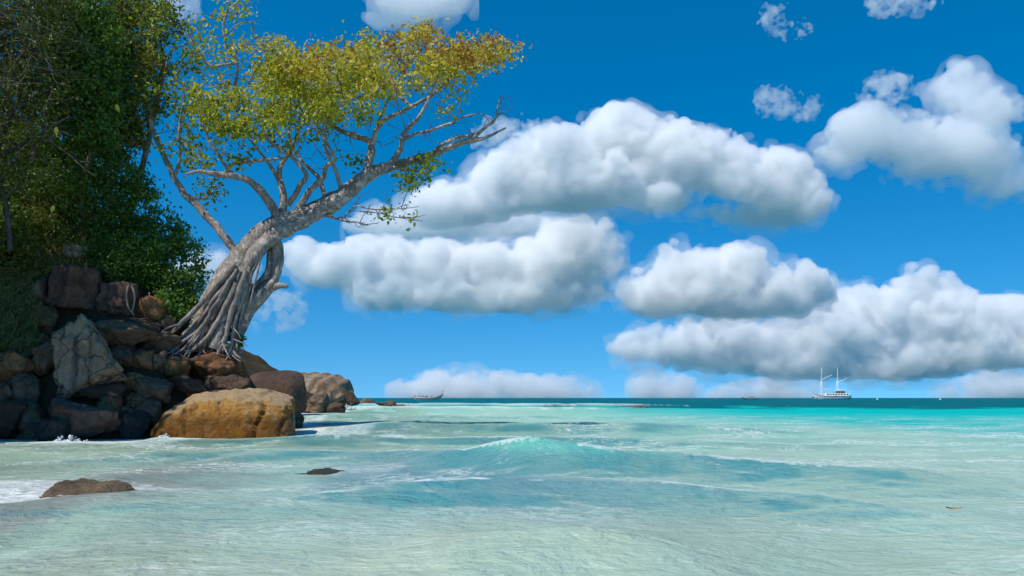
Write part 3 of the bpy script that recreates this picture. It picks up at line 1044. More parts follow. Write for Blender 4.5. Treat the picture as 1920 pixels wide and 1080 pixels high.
M_LOLIVE = leaf_mat('olive_leaf', [(0.0, (0.06, 0.09, 0.014)), (0.5, (0.15, 0.175, 0.026)), (0.9, (0.26, 0.235, 0.035)), (1.0, (0.32, 0.17, 0.05))], 0.3)
M_GRASS = leaf_mat('dry_grass', [(0.0, (0.12, 0.13, 0.03)), (0.5, (0.27, 0.24, 0.06)), (1.0, (0.48, 0.36, 0.15))], 0.25, 0.7)


def px3(pts, d0):
    """(px, py[, depth offset]) list to world points"""
    return np.array([at(p[0], p[1], d0 + (p[2] if len(p) > 2 else 0.0))[:] for p in pts])


def grow_twigs(nodes, targets, g, r_end=0.006, max_len=4.0, sag=0.1, seglen=0.35, rmax=0.05):
    """join every target to the nearest branch node by a crooked twig that others may branch from"""
    nodes = np.asarray(nodes, float)
    seen = nodes.copy()
    order = np.argsort([np.min(np.sum((nodes - q) ** 2, 1)) for q in targets])
    out = []
    for k in order:
        q = targets[k]
        dd = np.sqrt(np.sum((seen - q) ** 2, 1)) + 0.25 * np.maximum(0, seen[:, 2] - q[2])
        j = int(np.argmin(dd))
        a = seen[j]
        L = np.linalg.norm(q - a)
        if L > max_len:
            continue
        n = max(3, int(L / seglen) + 2)
        tt = np.linspace(0, 1, n)[:, None]
        p = a + (q - a) * tt
        off = g.normal(0, 0.13 * L / math.sqrt(n), (n, 3)).cumsum(0) * 0.5
        p = p + off * np.sin(tt * math.pi) + np.array((0, 0, sag * L)) * np.sin(tt * math.pi)
        out.append((p, L))
        seen = np.vstack([seen, p[1:]])
    return out


# ------------------------------------------------------------------ the leaning fig tree
DT = 28.5
tree_base = at(400, 655, DT)
fig = empty('fig_tree', tree_base)
tag(fig, 'leaning yellow-green fig tree with a fan of grey aerial roots on the rock ledge', 'tree')
K = DT / FPX      # metres per photo pixel at the tree
o3 = tuple(tree_base)

tb = Bag()


def strand(pts, rad_px, sides=12, lump=0.12, flute=0.1, n=7, bag=None, seed=0.0):
    p = catmull(px3(pts, DT), n)
    r = np.interp(np.linspace(0, 1, len(p)), np.linspace(0, 1, len(rad_px)), rad_px) * K
    (bag or tb).tube(p, r, sides, lump, 0.04, flute, seed)
    return p


skel = []
# fused main stem, foot to the fork and on out to the right
main = strand([(372, 655, .1), (392, 600, 0), (418, 548, 0), (446, 500, 0), (478, 462, 0), (512, 430, 0), (545, 414, 0), (586, 398, 0), (634, 374, -.1), (668, 346, -.2), (696, 326, -.3), (735, 311, -.4),
               (790, 297, -.5), (832, 281, -.6), (868, 267, -.7), (908, 259, -.8), (948, 240, -.9)],
              [27, 25, 23, 24, 24, 21, 17, 16, 15, 13.5, 11, 9, 7.5, 6, 5, 3.5, 1.2], 16, 0.2, 0.16, 7, seed=1)
skel.append(main[40:])
st2 = strand([(404, 655, -.5), (424, 590, -.4), (448, 530, -.35), (476, 482, -.3), (512, 446, -.3), (552, 424, -.25), (592, 402, -.2), (640, 376, -.2), (672, 350, -.2)], [15, 13, 12, 13, 13, 12, 11, 10, 8], 12, 0.2, 0.14, seed=2)
st3 = strand([(350, 655, .3), (376, 590, .3), (412, 524, .35), (448, 476, .3), (484, 440, .2), (520, 416, .1)], [13, 13, 13, 14, 15, 12], 12, 0.2, 0.14, seed=3)
# the stout right-hand root stem that stands apart, leaving gaps of sky
st4 = strand([(440, 658, -.2), (447, 625, -.1), (456, 595, 0), (474, 566, 0), (500, 542, 0), (516, 522, 0), (521, 495, 0), (520, 465, 0), (512, 445, 0)], [9, 11, 14, 15, 12, 9, 10, 11, 9], 12, 0.16, 0.1, seed=4)
strand([(508, 540, 0), (524, 535, -.1), (538, 537, -.15)], [8, 6, 4.5], 8, 0.2, 0.1, seed=5)
strand([(430, 640, .2), (444, 590, .2), (462, 552, .2), (488, 530, .15), (505, 505, .1), (508, 470, .1)], [9, 9, 8, 7, 8, 9], 10, 0.15, 0.1, seed=6)
trunk = link('trunk', tb.mesh('trunk', o3), M_BARK, fig)

# aerial roots: a fan of ropes from the stem down over the rock
g = np.random.default_rng(5)
fan = [[(440, 500), (400, 560), (360, 612), (328, 645), (298, 662)], [(446, 505), (412, 560), (376, 618), (345, 655), (318, 668)], [(438, 498), (392, 552), (350, 598), (324, 622), (312, 640)],
       [(452, 510), (424, 570), (396, 622), (372, 660), (352, 676)], [(455, 508), (430, 572), (408, 630), (392, 668), (388, 690)], [(462, 505), (440, 575), (424, 630), (412, 660), (402, 680)],
       [(470, 500), (452, 560), (440, 610), (434, 650), (430, 668)], [(430, 520), (390, 580), (352, 628), (322, 652), (282, 660)], [(444, 520), (402, 590), (366, 638), (336, 662), (300, 666), (270, 655)],
       [(466, 496), (446, 540), (436, 600), (437, 645)], [(474, 492), (458, 535), (446, 590), (443, 650)], [(456, 498), (426, 552), (398, 596), (384, 640), (390, 676)],
       [(482, 486), (470, 530), (452, 588), (444, 640)], [(440, 515), (412, 570), (384, 606), (372, 640), (350, 664), (330, 672)], [(420, 545), (398, 596), (392, 640), (418, 655), (446, 668)],
       [(404, 575), (376, 612), (342, 640), (326, 660), (310, 662)], [(462, 520), (432, 590), (416, 640), (440, 660), (456, 672)], [(450, 530), (418, 588), (388, 630), (362, 652), (338, 658)]]
for k, pl in enumerate(fan):
    fr = np.linspace(0, 1, len(pl))
    dep = g.uniform(-0.65, -0.15) - 0.25 * fr + g.normal(0, 0.05, len(pl))
    pp = [(p[0] + g.normal(0, 2), p[1] + g.normal(0, 2), dd) for p, dd in zip(pl, dep)]
    p = catmull(px3(pp, DT), 7)
    p = p + (fbm(p * 2.5 + k, 2)[:, None] * 0.05)
    r0 = g.uniform(2.6, 5.6)
    bag = Bag()
    rr = np.interp(np.linspace(0, 1, len(p)), [0, .3, .7, 1], [r0 * 1.1, r0, r0 * 0.8, r0 * 0.3]) * K
    bag.tube(p, rr, 8, 0.2, 0.03, 0.08, k)
    # side rootlets near the ground
    for q in range(2):
        i = int(len(p) * g.uniform(0.55, 0.85))
        e = p[i] + np.array((g.normal(-0.15, 0.45), g.normal(-0.25, 0.1), -g.uniform(0.25, 0.6)))
        bag.tube(catmull([p[i], (p[i] + e) / 2 + g.normal(0, 0.06, 3), e], 5), np.linspace(rr[i] * 0.6, 0.008, 11), 6, 0.1)
    link('aerial_root', bag.mesh('aerial_root', o3), M_ROOT, fig)
# thin plumb roots hanging in the gap and a long creeping root on the rocks
thin = [[(456, 512), (444, 560), (438, 610), (436, 650)], [(462, 508), (450, 560), (446, 620), (444, 652)], [(488, 492), (476, 540), (468, 575)], [(470, 505), (462, 550), (452, 600), (450, 640)],
        [(432, 555), (430, 590), (436, 630), (430, 660)], [(330, 660), (296, 664), (262, 652), (240, 648)], [(244, 530), (238, 552), (242, 576), (252, 592)], [(246, 532), (252, 556), (246, 588)]]
for k, pl in enumerate(thin):
    d = DT if k != 6 and k != 7 else hill_hit(245, 560) - 0.9
    p = catmull(np.array([at(q[0] + g.normal(0, 1), q[1], d + g.uniform(-.7, -.4) if k < 6 else d)[:] for q in pl]), 7)
    bag = Bag()
    bag.tube(p, np.linspace(2.0, 1.2, len(p)) * K * g.uniform(0.8, 1.3), 6, 0.15)
    link('aerial_root', bag.mesh('aerial_root', o3), M_ROOT, fig)

# limbs (px, py, depth offset) with thickness in photo pixels
LIMBS = [
    ([(519, 414, 0), (511, 388, -.2), (484, 354, -.5), (458, 336, -.7), (421, 327, -.9), (381, 323, -1.1), (350, 327, -1.3)], [9, 8.5, 7.5, 6.5, 5.5, 4, 2]),
    ([(421, 327, -.9), (434, 306, -.8), (470, 303, -.7), (524, 299, -.5), (560, 286, -.3)], [4, 3.4, 3, 2.4, 1.2]),
    ([(440, 332, -.7), (417, 297, -1.0), (393, 260, -1.3), (378, 225, -1.6), (372, 190, -1.8)], [3.6, 3, 2.4, 2, 1.2]),
    ([(530, 410, .2), (533, 378, .3), (527, 346, .5), (525, 313, .8), (543, 288, 1.1), (554, 262, 1.4), (562, 225, 1.8), (560, 180, 2.2)], [8, 7, 6, 5, 4.2, 3.4, 2.4, 1.4]),
    ([(527, 346, .5), (512, 318, .4), (490, 290, .2), (470, 262, .1), (448, 226, 0), (430, 196, 0)], [3.8, 3.2, 2.6, 2, 1.6, 1.0]),
    ([(540, 385, .1), (560, 352, 0), (575, 326, -.2), (556, 303, -.3), (536, 285, -.5), (505, 262, -.8), (486, 232, -1.1)], [6, 5, 4.2, 3.6, 3, 2.4, 1.4]),
    ([(556, 396, 0), (584, 354, -.3), (604, 335, -.5), (611, 313, -.6), (628, 302, -.8), (618, 272, -1), (590, 240, -1.3), (560, 205, -1.6)], [6.5, 5.5, 4.6, 3.8, 3.2, 2.6, 2, 1.2]),
    ([(613, 378, 0), (594, 330, .3), (568, 305, .6), (545, 270, .9), (540, 225, 1.3), (520, 180, 1.6)], [4.5, 3.8, 3, 2.6, 2, 1.2]),
    ([(641, 368, -.1), (633, 330, -.3), (617, 293, -.6), (608, 250, -.9), (614, 205, -1.2), (640, 160, -1.5)], [4.2, 3.6, 3, 2.5, 2, 1.2]),
    ([(678, 340, -.2), (693, 302, 0), (697, 274, .2), (687, 260, .3), (658, 254, .5), (625, 237, .7), (600, 222, .9), (575, 190, 1.2), (560, 150, 1.5)], [9, 7.5, 6.5, 5.6, 4.6, 3.8, 3, 2.2, 1.2]),
    ([(697, 272, .2), (707, 240, .2), (731, 220, .1), (772, 199, 0), (809, 179, -.2), (837, 154, -.4), (870, 138, -.6), (912, 124, -.8)], [5.4, 4.6, 4, 3.4, 2.9, 2.4, 1.8, 1.0]),
    ([(772, 199, 0), (745, 178, .3), (720, 160, .6), (690, 130, .9), (672, 105, 1.1)], [2.8, 2.4, 2, 1.6, 1.0]),
    ([(731, 308, -.3), (751, 281, -.5), (760, 248, -.7), (784, 220, -.9), (801, 193, -1.1), (812, 160, -1.3), (830, 115, -1.6)], [6, 5, 4.2, 3.5, 2.8, 2.2, 1.2]),
    ([(755, 262, -.6), (788, 248, -.9), (821, 240, -1.1), (857, 226, -1.3), (888, 215, -1.5)], [3.2, 2.8, 2.4, 1.8, 1.0]),
    ([(707, 240, .2), (720, 205, .5), (738, 172, .8), (760, 130, 1.1), (790, 85, 1.3), (800, 55, 1.4)], [3.2, 2.8, 2.3, 1.9, 1.5, 0.9]),
    ([(866, 267, -.7), (888, 257, -.8), (912, 236, -.9), (928, 222, -1.0), (937, 180, -1.1)], [4, 3.4, 2.8, 2.3, 0.9]),
    ([(800, 294, -.5), (835, 268, -.3), (868, 258, -.2), (894, 257, -.2), (880, 252, -.1)], [4, 3.4, 2.8, 1.8, 1]),
    ([(609, 404, -.2), (650, 415, -.5), (690, 423, -.7)], [3, 2.2, 0.9]),
    ([(640, 414, -.4), (655, 398, -.6), (672, 388, -.8), (710, 392, -1.0), (747, 391, -1.1), (784, 386, -1.2)], [1.8, 1.6, 1.4, 1.2, 1, 0.6]),
    ([(668, 395, -.7), (700, 400, -.9), (730, 404, -1.0), (768, 406, -1.2)], [1.3, 1.1, 0.9, 0.5]),
    ([(446, 484, .3), (434, 462, .3), (402, 420, .4), (378, 396, .5), (346, 362, .7), (326, 333, .8), (308, 295, 1.0), (292, 262, 1.1), (284, 220, 1.2), (300, 160, 1.0), (318, 100, .8)], [9, 8, 7.5, 7, 6.2, 5.6, 5, 4.4, 3.6, 2.6, 1.2]),
    ([(346, 362, .7), (372, 372, .5), (396, 362, .3), (412, 345, .2)], [2.6, 2.2, 1.6, 0.8]),
    ([(326, 333, .8), (340, 290, .6), (336, 240, .4), (346, 190, .2), (340, 150, 0)], [3.4, 2.8, 2.4, 1.8, 1.0]),
    ([(731, 311, -.4), (760, 318, -.9), (786, 322, -1.2), (812, 330, -1.4)], [3, 2.4, 1.8, 0.9]),
    ([(425, 215, -.4), (440, 165, -.6), (446, 118, -.8), (427, 90, -1.0), (418, 58, -1.1), (424, 28, -1.2), (434, -6, -1.3)], [2.4, 2.4, 2.2, 2.2, 2, 1.8, 1.2]),
    ([(420, 70, -1.1), (440, 50, -1.3), (462, 40, -1.4), (486, 44, -1.5)], [1.6, 1.3, 1, 0.5]),
    ([(446, 118, -.8), (402, 126, -1.0), (378, 103, -1.1), (360, 78, -1.2), (352, 62, -1.3)], [2.4, 2.6, 2.6, 2.0, 1.0]),
]
limb_nodes, limb_of = [], []
limb_objs = []
for k, (pl, rad) in enumerate(LIMBS):
    p = catmull(px3(pl, DT), 8)
    p = p + np.stack([fbm(p * 1.3 + 3 * k, 3), fbm(p * 1.3 + 40 + 3 * k, 3), fbm(p * 1.3 + 80 + 3 * k, 3)], 1) * 0.045 * np.clip(np.arange(len(p)) / 6, 0, 1)[:, None]
    r = np.interp(np.linspace(0, 1, len(p)), np.linspace(0, 1, len(rad)), rad) * K
    bag = Bag()
    bag.tube(p, r, 10, 0.12, 0.03, 0.06, k)
    limb_objs.append(link('limb', bag.mesh('limb', o3), M_BARK, fig))
    limb_nodes.append(p)
    limb_of += [k] * len(p)

# foliage clusters: (px, py, rx, ry, clusters, depth centre, depth spread)
CL = [(430, 208, 58, 40, 26, -.8, 1.6), (478, 168, 64, 44, 34, -.6, 2.0), (540, 135, 66, 42, 38, 0, 2.4), (600, 135, 76, 50, 44, 0, 2.6), (662, 140, 70, 52, 42, 0, 2.6), (560, 200, 90, 38, 46, -.2, 2.2),
      (640, 208, 66, 26, 26, -.2, 2.0), (720, 118, 62, 40, 34, 0, 2.4), (700, 170, 62, 34, 28, 0, 2.2), (780, 100, 58, 42, 34, -.2, 2.2), (800, 138, 56, 26, 22, -.4, 2.0), (848, 96, 58, 32, 30, -.6, 1.8),
      (908, 98, 48, 24, 22, -.8, 1.4), (880, 124, 46, 16, 10, -.8, 1.2), (470, 236, 62, 24, 20, -.6, 1.8), (392, 190, 34, 44, 14, -1.2, 1.2), (520, 92, 34, 14, 8, 0, 1.6), (800, 58, 26, 12, 7, .6, 1.0), (950, 100, 18, 14, 5, -.8, .6)]
SP = [(788, 318, 42, 20, 13, -1.1, .8), (768, 344, 24, 13, 7, -1.2, .6), (815, 300, 20, 14, 4, -1, .6), (664, 300, 22, 18, 5, 0, .6), (540, 268, 56, 16, 9, 0, 1.4), (450, 292, 44, 16, 7, -.7, 1.2), (612, 250, 40, 12, 6, 0, 1.4),
      (330, 62, 56, 48, 22, .4, 1.4), (440, 16, 52, 22, 9, -1.2, .8), (480, 96, 44, 26, 9, -1, 1), (400, 100, 40, 36, 12, -1, 1), (345, 170, 38, 62, 26, .2, 1.2), (330, 258, 40, 44, 18, .6, 1), (392, 352, 30, 22, 8, .3, .5),
      (372, 300, 36, 22, 9, -.6, .8), (740, 405, 40, 14, 4, -1.1, .3), (860, 170, 36, 12, 4, -.6, .8), (700, 62, 90, 10, 5, .4, 1), (300, 20, 36, 24, 9, .4, 1), (850, 200, 30, 12, 3, -1.2, .4), (280, 200, 22, 60, 12, 1, .8), (420, 240, 40, 30, 8, -1, .6)]
BR = [(760, 225, 90, 34, 34, -.3, 1.4), (840, 185, 60, 26, 22, -.6, 1.0), (655, 268, 60, 22, 20, 0, 1.2), (560, 285, 70, 26, 20, 0, 1.4), (470, 292, 60, 26, 16, -.6, 1.0), (900, 225, 36, 24, 10, -1, .6), (700, 250, 60, 30, 14, 0, 1.2), (820, 250, 60, 22, 12, -.6, .8), (400, 270, 40, 30, 10, -1, .8)]
nodes = np.vstack(limb_nodes)
limb_of = np.array(limb_of)
targets, tsp = [], []
for group, lst in enumerate((CL, SP, BR)):
    for (cx_, cy_, rx, ry, n, dc, ds) in lst:
        a = g.uniform(0, 2 * math.pi, n)
        q = np.sqrt(g.uniform(0, 1, n))
        for ai, qi in zip(a, q):
            targets.append(at(cx_ + rx * qi * math.cos(ai), cy_ + ry * qi * math.sin(ai), DT + dc + g.uniform(-ds, ds))[:])
            tsp.append(group)
targets = np.array(targets)
tsp = np.array(tsp)
tw = grow_twigs(nodes, targets, g, max_len=3.6, sag=0.06)
bags = {}
for p, L in tw:
    j = int(np.argmin(np.sum((nodes - p[0]) ** 2, 1)))
    k = int(limb_of[j])
    b = bags.setdefault(k, Bag())
    r0 = 0.012 + 0.014 * min(L, 2.5)
    b.tube(p, np.linspace(r0, 0.008, len(p)), 5)
for k, b in bags.items():
    tag(link('twigs', b.mesh('twigs', o3), M_TWIG, limb_objs[k]), kind='stuff')
# dead twigs on the low right branch
for k in (17, 18, 19, 15, 13):
    b = Bag()
    p = limb_nodes[k]
    for q in range(9):
        i = int(g.integers(len(p) // 5, len(p)))
        L = g.uniform(0.35, 0.95)
        e = p[i] + np.array((g.normal(0.45, 0.35), g.normal(0, 0.35), g.normal(0.12, 0.35))) * L
        m = (p[i] + e) / 2 + g.normal(0, 0.09, 3)
        b.tube(catmull([p[i], m, e], 4), np.linspace(0.016, 0.005, 9), 5)
        e2 = m + np.array((g.normal(0.3, 0.3), g.normal(0, 0.2), g.normal(0.1, 0.4))) * L * 0.6
        b.tube(catmull([m, (m + e2) / 2 + g.normal(0, 0.04, 3), e2], 3), np.linspace(0.010, 0.004, 7), 4)
    tag(link('twigs', b.mesh('twigs', o3), M_DTWIG, limb_objs[k]), kind='stuff')

pts, tint, size = [], [], []
for q, grp in zip(targets, tsp):
    if grp == 2:
        continue
    if grp == 0 and vnoise(np.array([q * 0.85 + 11.0]))[0] < -0.42:      # sky shows through where twigs are bare
        continue
    n = int(g.integers(26, 56)) if grp == 0 else int(g.integers(10, 26))
    off = g.normal(0, 1, (n, 3)) * (np.array((0.25, 0.25, 0.15)) if grp == 0 else np.array((0.20, 0.20, 0.16)))
    pp = q + off
    pts.append(pp)
    px_ = CX + q[0] / q[1] * FPX
    py_ = HY - (q[2] - CAMZ) / q[1] * FPX
    # yellower leaves towards the top and right, greener low and left
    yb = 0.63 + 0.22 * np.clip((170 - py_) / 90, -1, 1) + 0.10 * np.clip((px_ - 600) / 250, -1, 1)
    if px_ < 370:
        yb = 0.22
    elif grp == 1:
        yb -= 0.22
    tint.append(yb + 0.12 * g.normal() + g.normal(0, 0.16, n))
    size.append(np.full(n, 0.16))
pts, tint, size = np.vstack(pts), np.concatenate(tint), np.concatenate(size)
crown = link('crown', leaf_mesh('crown', pts, size, g, 0.25, o3, 0.6, tint, 0.5), M_LFIG, fig)
tag(crown, kind='stuff')

# ------------------------------------------------------------------ shrubs and trees of the hillside
def ell_pts(c, r, n, g, shell=0.55):
    v = g.normal(0, 1, (n, 3))
    v /= np.linalg.norm(v, axis=1)[:, None]
    q = g.uniform(shell ** 3, 1, n) ** (1 / 3)
    return c + v * q[:, None] * r


def make_plant(name, label, cat, blobs, base, mat, g, leaf=0.14, per=46, dens=1.0, spread=0.2, trunk=None, bark=None, group=None, up=0.3, tint0=0.45, droop=0.3, bare=0, deep=0.85, twig_r=0.03):
    """blobs: world (centre, radii). Parts: trunk/stem, branches, foliage"""
    root = empty(name, base)
    tag(root, label, cat, group)
    o = tuple(base)
    tg = []
    for c, r in blobs:
        area = r[0] * r[2] * 3.14
        n = max(8, int(area * 15.0 * dens))
        tg.append(ell_pts(np.array(c), np.array(r), n, g))
    tg = np.vstack(tg)
    if trunk is not None:
        nodes = []
        for k, (tp, tr) in enumerate(trunk):
            p = catmull(tp, 8)
            bag = Bag()
            bag.tube(p, np.interp(np.linspace(0, 1, len(p)), np.linspace(0, 1, len(tr)), tr), 10, 0.12, 0.03, 0.08, k)
            link('trunk' if k == 0 else 'limb', bag.mesh('trunk', o), bark or M_BARK, root)
            nodes.append(p)
        nodes = np.vstack(nodes)
    else:
        c0 = np.array(blobs[0][0])
        b = np.array(base)
        nodes = catmull([b, (b + c0) / 2 + g.normal(0, 0.1, 3), c0], 4)
        bag = Bag()
        bag.tube(nodes, np.linspace(twig_r * 1.6, twig_r * 0.6, len(nodes)), 6)
        link('stem', bag.mesh('stem', o), bark or M_TWIG, root)
    sel = g.permutation(len(tg))[:max(6, int(len(tg) * (0.35 if trunk is None else 0.5)))]
    tw = grow_twigs(nodes, tg[sel], g, max_len=7.0, sag=0.08, seglen=0.5)
    bag = Bag()
    for p, L in tw:
        bag.tube(p, np.linspace(0.008 + 0.007 * min(L, 3), 0.005, len(p)), 4)
    if tw:
        tag(link('branches', bag.mesh('branches', o), bark or M_TWIG, root), kind='stuff')
    if bare:
        bag = Bag()
        lo, hi = tg.min(0), tg.max(0)
        for k in range(bare):
            a = tg[int(g.integers(len(tg)))] + np.array((0, -0.3, 0))
            d = g.normal(0, 1, 3) * np.array((1.0, 0.35, 0.7))
            d /= np.linalg.norm(d)
            L = g.uniform(0.8, 2.6)
            pp = [a]
            for s in range(4):
                d = d + g.normal(0, 0.35, 3)
                d /= np.linalg.norm(d)
                pp.append(pp[-1] + d * L / 4)
            r0 = g.uniform(0.007, 0.02)
            bag.tube(catmull(pp, 4), np.linspace(r0, r0 * 0.4, 17), 4)
        tag(link('bare_twigs', bag.mesh('bare_twigs', o), M_DTWIG, root), kind='stuff')
    pts, tint = [], []
    for q in tg:
        n = int(g.integers(per // 2, per * 3 // 2))
        pts.append(q + g.normal(0, 1, (n, 3)) * spread * np.array((1, 1, 0.75)))
        tint.append(tint0 + 0.14 * g.normal() + g.normal(0, 0.16, n))
    pts, tint = np.vstack(pts), np.concatenate(tint)
    f = link('foliage', leaf_mesh('foliage', pts, np.full(len(pts), leaf), g, up, o, 0.55, tint, droop), mat, root)
    tag(f, kind='stuff')
    return root


def shrub(label, ells, mat=None, g=None, out=0.6, group='shrubs on the hillside', d=None, **kw):
    blobs = []
    for (cx_, cy_, rx, ry) in ells:
        dd = d if d is not None else min(hill_hit(cx_, cy_ + ry * 0.3), 30.2) - out
        s = dd / FPX
        blobs.append((at(cx_, cy_, dd)[:], (rx * s, rx * s * 0.75, ry * s)))
    c0 = np.array(blobs[0][0])
    by = c0[1] + 0.35
    base = (c0[0], by, ground(c0[0], by) - 0.05)
    if base[2] > c0[2]:
        base = (c0[0], by, c0[2] - blobs[0][1][2])
    return make_plant('shrub', label, 'shrub', blobs, base, mat or M_LDARK, g, group=group, **kw)


g = np.random.default_rng(31)
shrub('dark green shrub at the right end of the hillside, nearest the tree roots', [(368, 548, 26, 42), (350, 575, 26, 30)], g=g)
shrub('dense green shrub on the skyline above the rightmost one', [(338, 492, 42, 52), (322, 540, 40, 40)], g=g)
shrub('bright green shrub on the skyline under the long left limb of the tree', [(302, 442, 40, 50), (288, 500, 40, 44)], g=g)
shrub('green shrub on the skyline where the sky shows through the leaves', [(272, 392, 46, 46), (262, 440, 38, 36)], g=g, dens=0.8)
shrub('green shrub straight above the squarish dark block', [(250, 480, 44, 46), (222, 505, 26, 22)], g=g)
shrub('mid-green shrub beside the hidden grey rock', [(212, 408, 44, 48)], g=g)
shrub('dark shrub above the long slate block', [(196, 470, 36, 34)], g=g, dens=0.8)
shrub('low yellow-green shrub left of the hidden grey rock', [(96, 400, 50, 46), (70, 440, 46, 34)], M_LOLIVE, g)
shrub('leafy shrub in the dark hollow under the big trees', [(150, 345, 54, 44)], g=g, dens=0.7)
shrub('shrub at the left edge below the bare branches', [(24, 352, 50, 56), (14, 420, 44, 40)], g=g)
shrub('thin olive shrub among dead leaves above the slate blocks', [(120, 446, 40, 24)], M_LOLIVE, g, dens=0.7)
shrub('olive shrub at the left edge above the grass', [(26, 478, 46, 34)], M_LOLIVE, g)
shrub('shadowed shrub left of the leaning trunk', [(226, 336, 40, 36)], g=g, dens=0.8)
shrub('leafy sapling hiding the trunks at the top of the slope', [(150, 372, 46, 40), (95, 345, 44, 34)], g=g, out=1.0)
shrub('bushy sapling between the leaning trunk and the skyline', [(228, 366, 40, 40), (262, 352, 26, 30)], g=g, out=1.0, dens=0.9)
shrub('tiny tuft of leaves growing at the foot of the trunk, sea side', [(449, 640, 7, 12)], g=g, d=28.2, dens=2, leaf=0.10, spread=0.08, per=30)
shrub('dark low shrub between the rounded brown boulder and the roots', [(322, 575, 26, 22)], g=g, dens=1.2)

# dry grass hanging down the bank at the left
def grass_clump(label, px0, py0, px1, py1, n, g):
    pts = []
    V, F, T = [], [], []
    k = 0
    base = None
    for i in range(n):
        px, py = g.uniform(px0, px1), g.uniform(py0, py1)
        d = hill_hit(px, py) - 0.1
        b = np.array(at(px, py, d)[:])
        if base is None:
            base = b
        L = g.uniform(0.35, 1.0)
        d1 = np.array((g.normal(0.1, 0.35), -g.uniform(0.2, 0.8), g.uniform(0.5, 1.0)))
        d2 = np.array((g.normal(0.1, 0.5), -g.uniform(0.6, 1.2), -g.uniform(0.2, 1.0)))
        m = b + d1 / np.linalg.norm(d1) * L * 0.5
        e = m + d2 / np.linalg.norm(d2) * L * 0.6
        s = np.cross(d1, (0, 1, 0.3))
        s = s / np.linalg.norm(s) * g.uniform(0.010, 0.022)
        V += [b - s, b + s, m + s, m - s, e]
        F += [(k, k + 1, k + 2, k + 3), (k + 3, k + 2, k + 4, k + 4)]
        k += 5
        T += [g.uniform(0, 1)] * 5
    V = np.array(V) - base
    F = np.array(F)
    q = F[::2]
    tr = F[1::2][:, :3]
    me = mesh_np('grass_clump', V, np.concatenate([q.ravel(), tr.ravel()]), np.concatenate([np.full(len(q), 4), np.full(len(tr), 3)]), False)
    a = me.attributes.new('tint', 'FLOAT', 'POINT')
    a.data.foreach_set('value', np.array(T, np.float32))
    o = link('grass_bank', me, M_GRASS)
    o.location = base
    tag(o, label, 'grass', kind='stuff')


grass_clump('dry olive grass hanging down the bank at the left edge', -30, 520, 72, 662, 2600, g)
grass_clump('sparse dead grass and twigs above the slate blocks', 60, 430, 250, 520, 1500, g)


# tall trees of the slope
def blob_px(lst, d):
    out = []
    for e in lst:
        dd = d + (e[4] if len(e) > 4 else 0)
        s = dd / FPX
        out.append((at(e[0], e[1], dd)[:], (e[2] * s, e[2] * s * 0.8, e[3] * s)))
    return out


GT = 'tall trees on the slope'
b = at(246, 392, 31)
make_plant('slope_tree', 'dark leafy tree with a leaning trunk, rightmost of the slope trees', 'tree',
           blob_px([(222, 150, 46, 76), (250, 70, 42, 56), (216, 262, 46, 40), (240, 215, 40, 44), (290, 150, 30, 66, -1), (300, 40, 40, 40, -1), (235, 12, 56, 34), (198, 110, 50, 90, 1)], 30.5), b, M_LOLIVE, g, 0.155, 44, 0.95, 0.24,
           trunk=[(px3([(246, 392), (258, 345), (270, 300), (280, 250), (272, 190), (262, 120), (268, 50)], 30.8), [.15, .13, .11, .09, .07, .05, .03]),
                  (px3([(274, 280), (255, 225), (240, 170), (228, 120)], 30.8), [.12, .09, .06, .03]), (px3([(280, 250), (296, 190), (304, 120), (300, 50)], 30.5), [.1, .08, .05, .02])], bark=M_TWIG, group=GT, tint0=0.5)
b = at(150, 400, 30)
make_plant('slope_tree', 'dense dark tree filling the upper left, between the bare tangle and the leaning trunk', 'tree',
           blob_px([(165, 70, 70, 76), (168, 175, 70, 62), (130, 15, 76, 46), (190, 240, 50, 40), (112, 120, 56, 70), (110, 215, 60, 46, 1), (60, 300, 60, 50, 1.5), (160, 300, 60, 30, 1.6)], 28.6), b, M_LDARK, g, 0.15, 50, 1.0, 0.24,
           trunk=[(px3([(150, 400), (160, 330), (172, 260), (168, 180), (160, 100), (150, 30)], 29.2), [.07, .065, .06, .05, .04, .02]), (px3([(172, 260), (140, 210), (118, 160), (110, 110)], 29), [.1, .08, .05, .02])], bark=M_TWIG, group=GT, bare=30)
b = at(20, 470, 28)
make_plant('slope_tree', 'tree smothered in a tangle of bare grey twigs at the left edge', 'tree',
           blob_px([(50, 60, 76, 80), (66, 165, 70, 56), (-10, 150, 66, 76), (16, 262, 60, 48), (-40, 40, 60, 60), (60, -10, 80, 40), (10, 330, 50, 40)], 26.6), b, M_LOLIVE, g, 0.14, 26, 0.85, 0.26,
           trunk=[(px3([(20, 470), (10, 380), (-8, 300), (20, 220), (48, 150), (74, 70), (90, 0)], 27), [.09, .09, .09, .08, .06, .04, .02]), (px3([(0, 290), (56, 262), (96, 236), (132, 218)], 26.8), [.1, .08, .05, .02]),
                  (px3([(48, 150), (20, 100), (2, 40)], 26.5), [.07, .05, .02])], bark=M_DTWIG, group=GT, bare=420, tint0=0.35)
b = at(90, 380, 33)
make_plant('slope_tree', 'dark tree standing behind the others, seen only through gaps', 'tree',
           blob_px([(60, 110, 110, 120), (200, 120, 80, 110), (60, 270, 120, 70), (180, 290, 60, 60)], 33.5), b, M_LDARK, g, 0.2, 30, 0.45, 0.32,
           trunk=[(px3([(90, 380), (100, 300), (110, 200), (112, 80)], 33.5), [.2, .17, .12, .04])], bark=M_TWIG, group=GT, tint0=0.35)
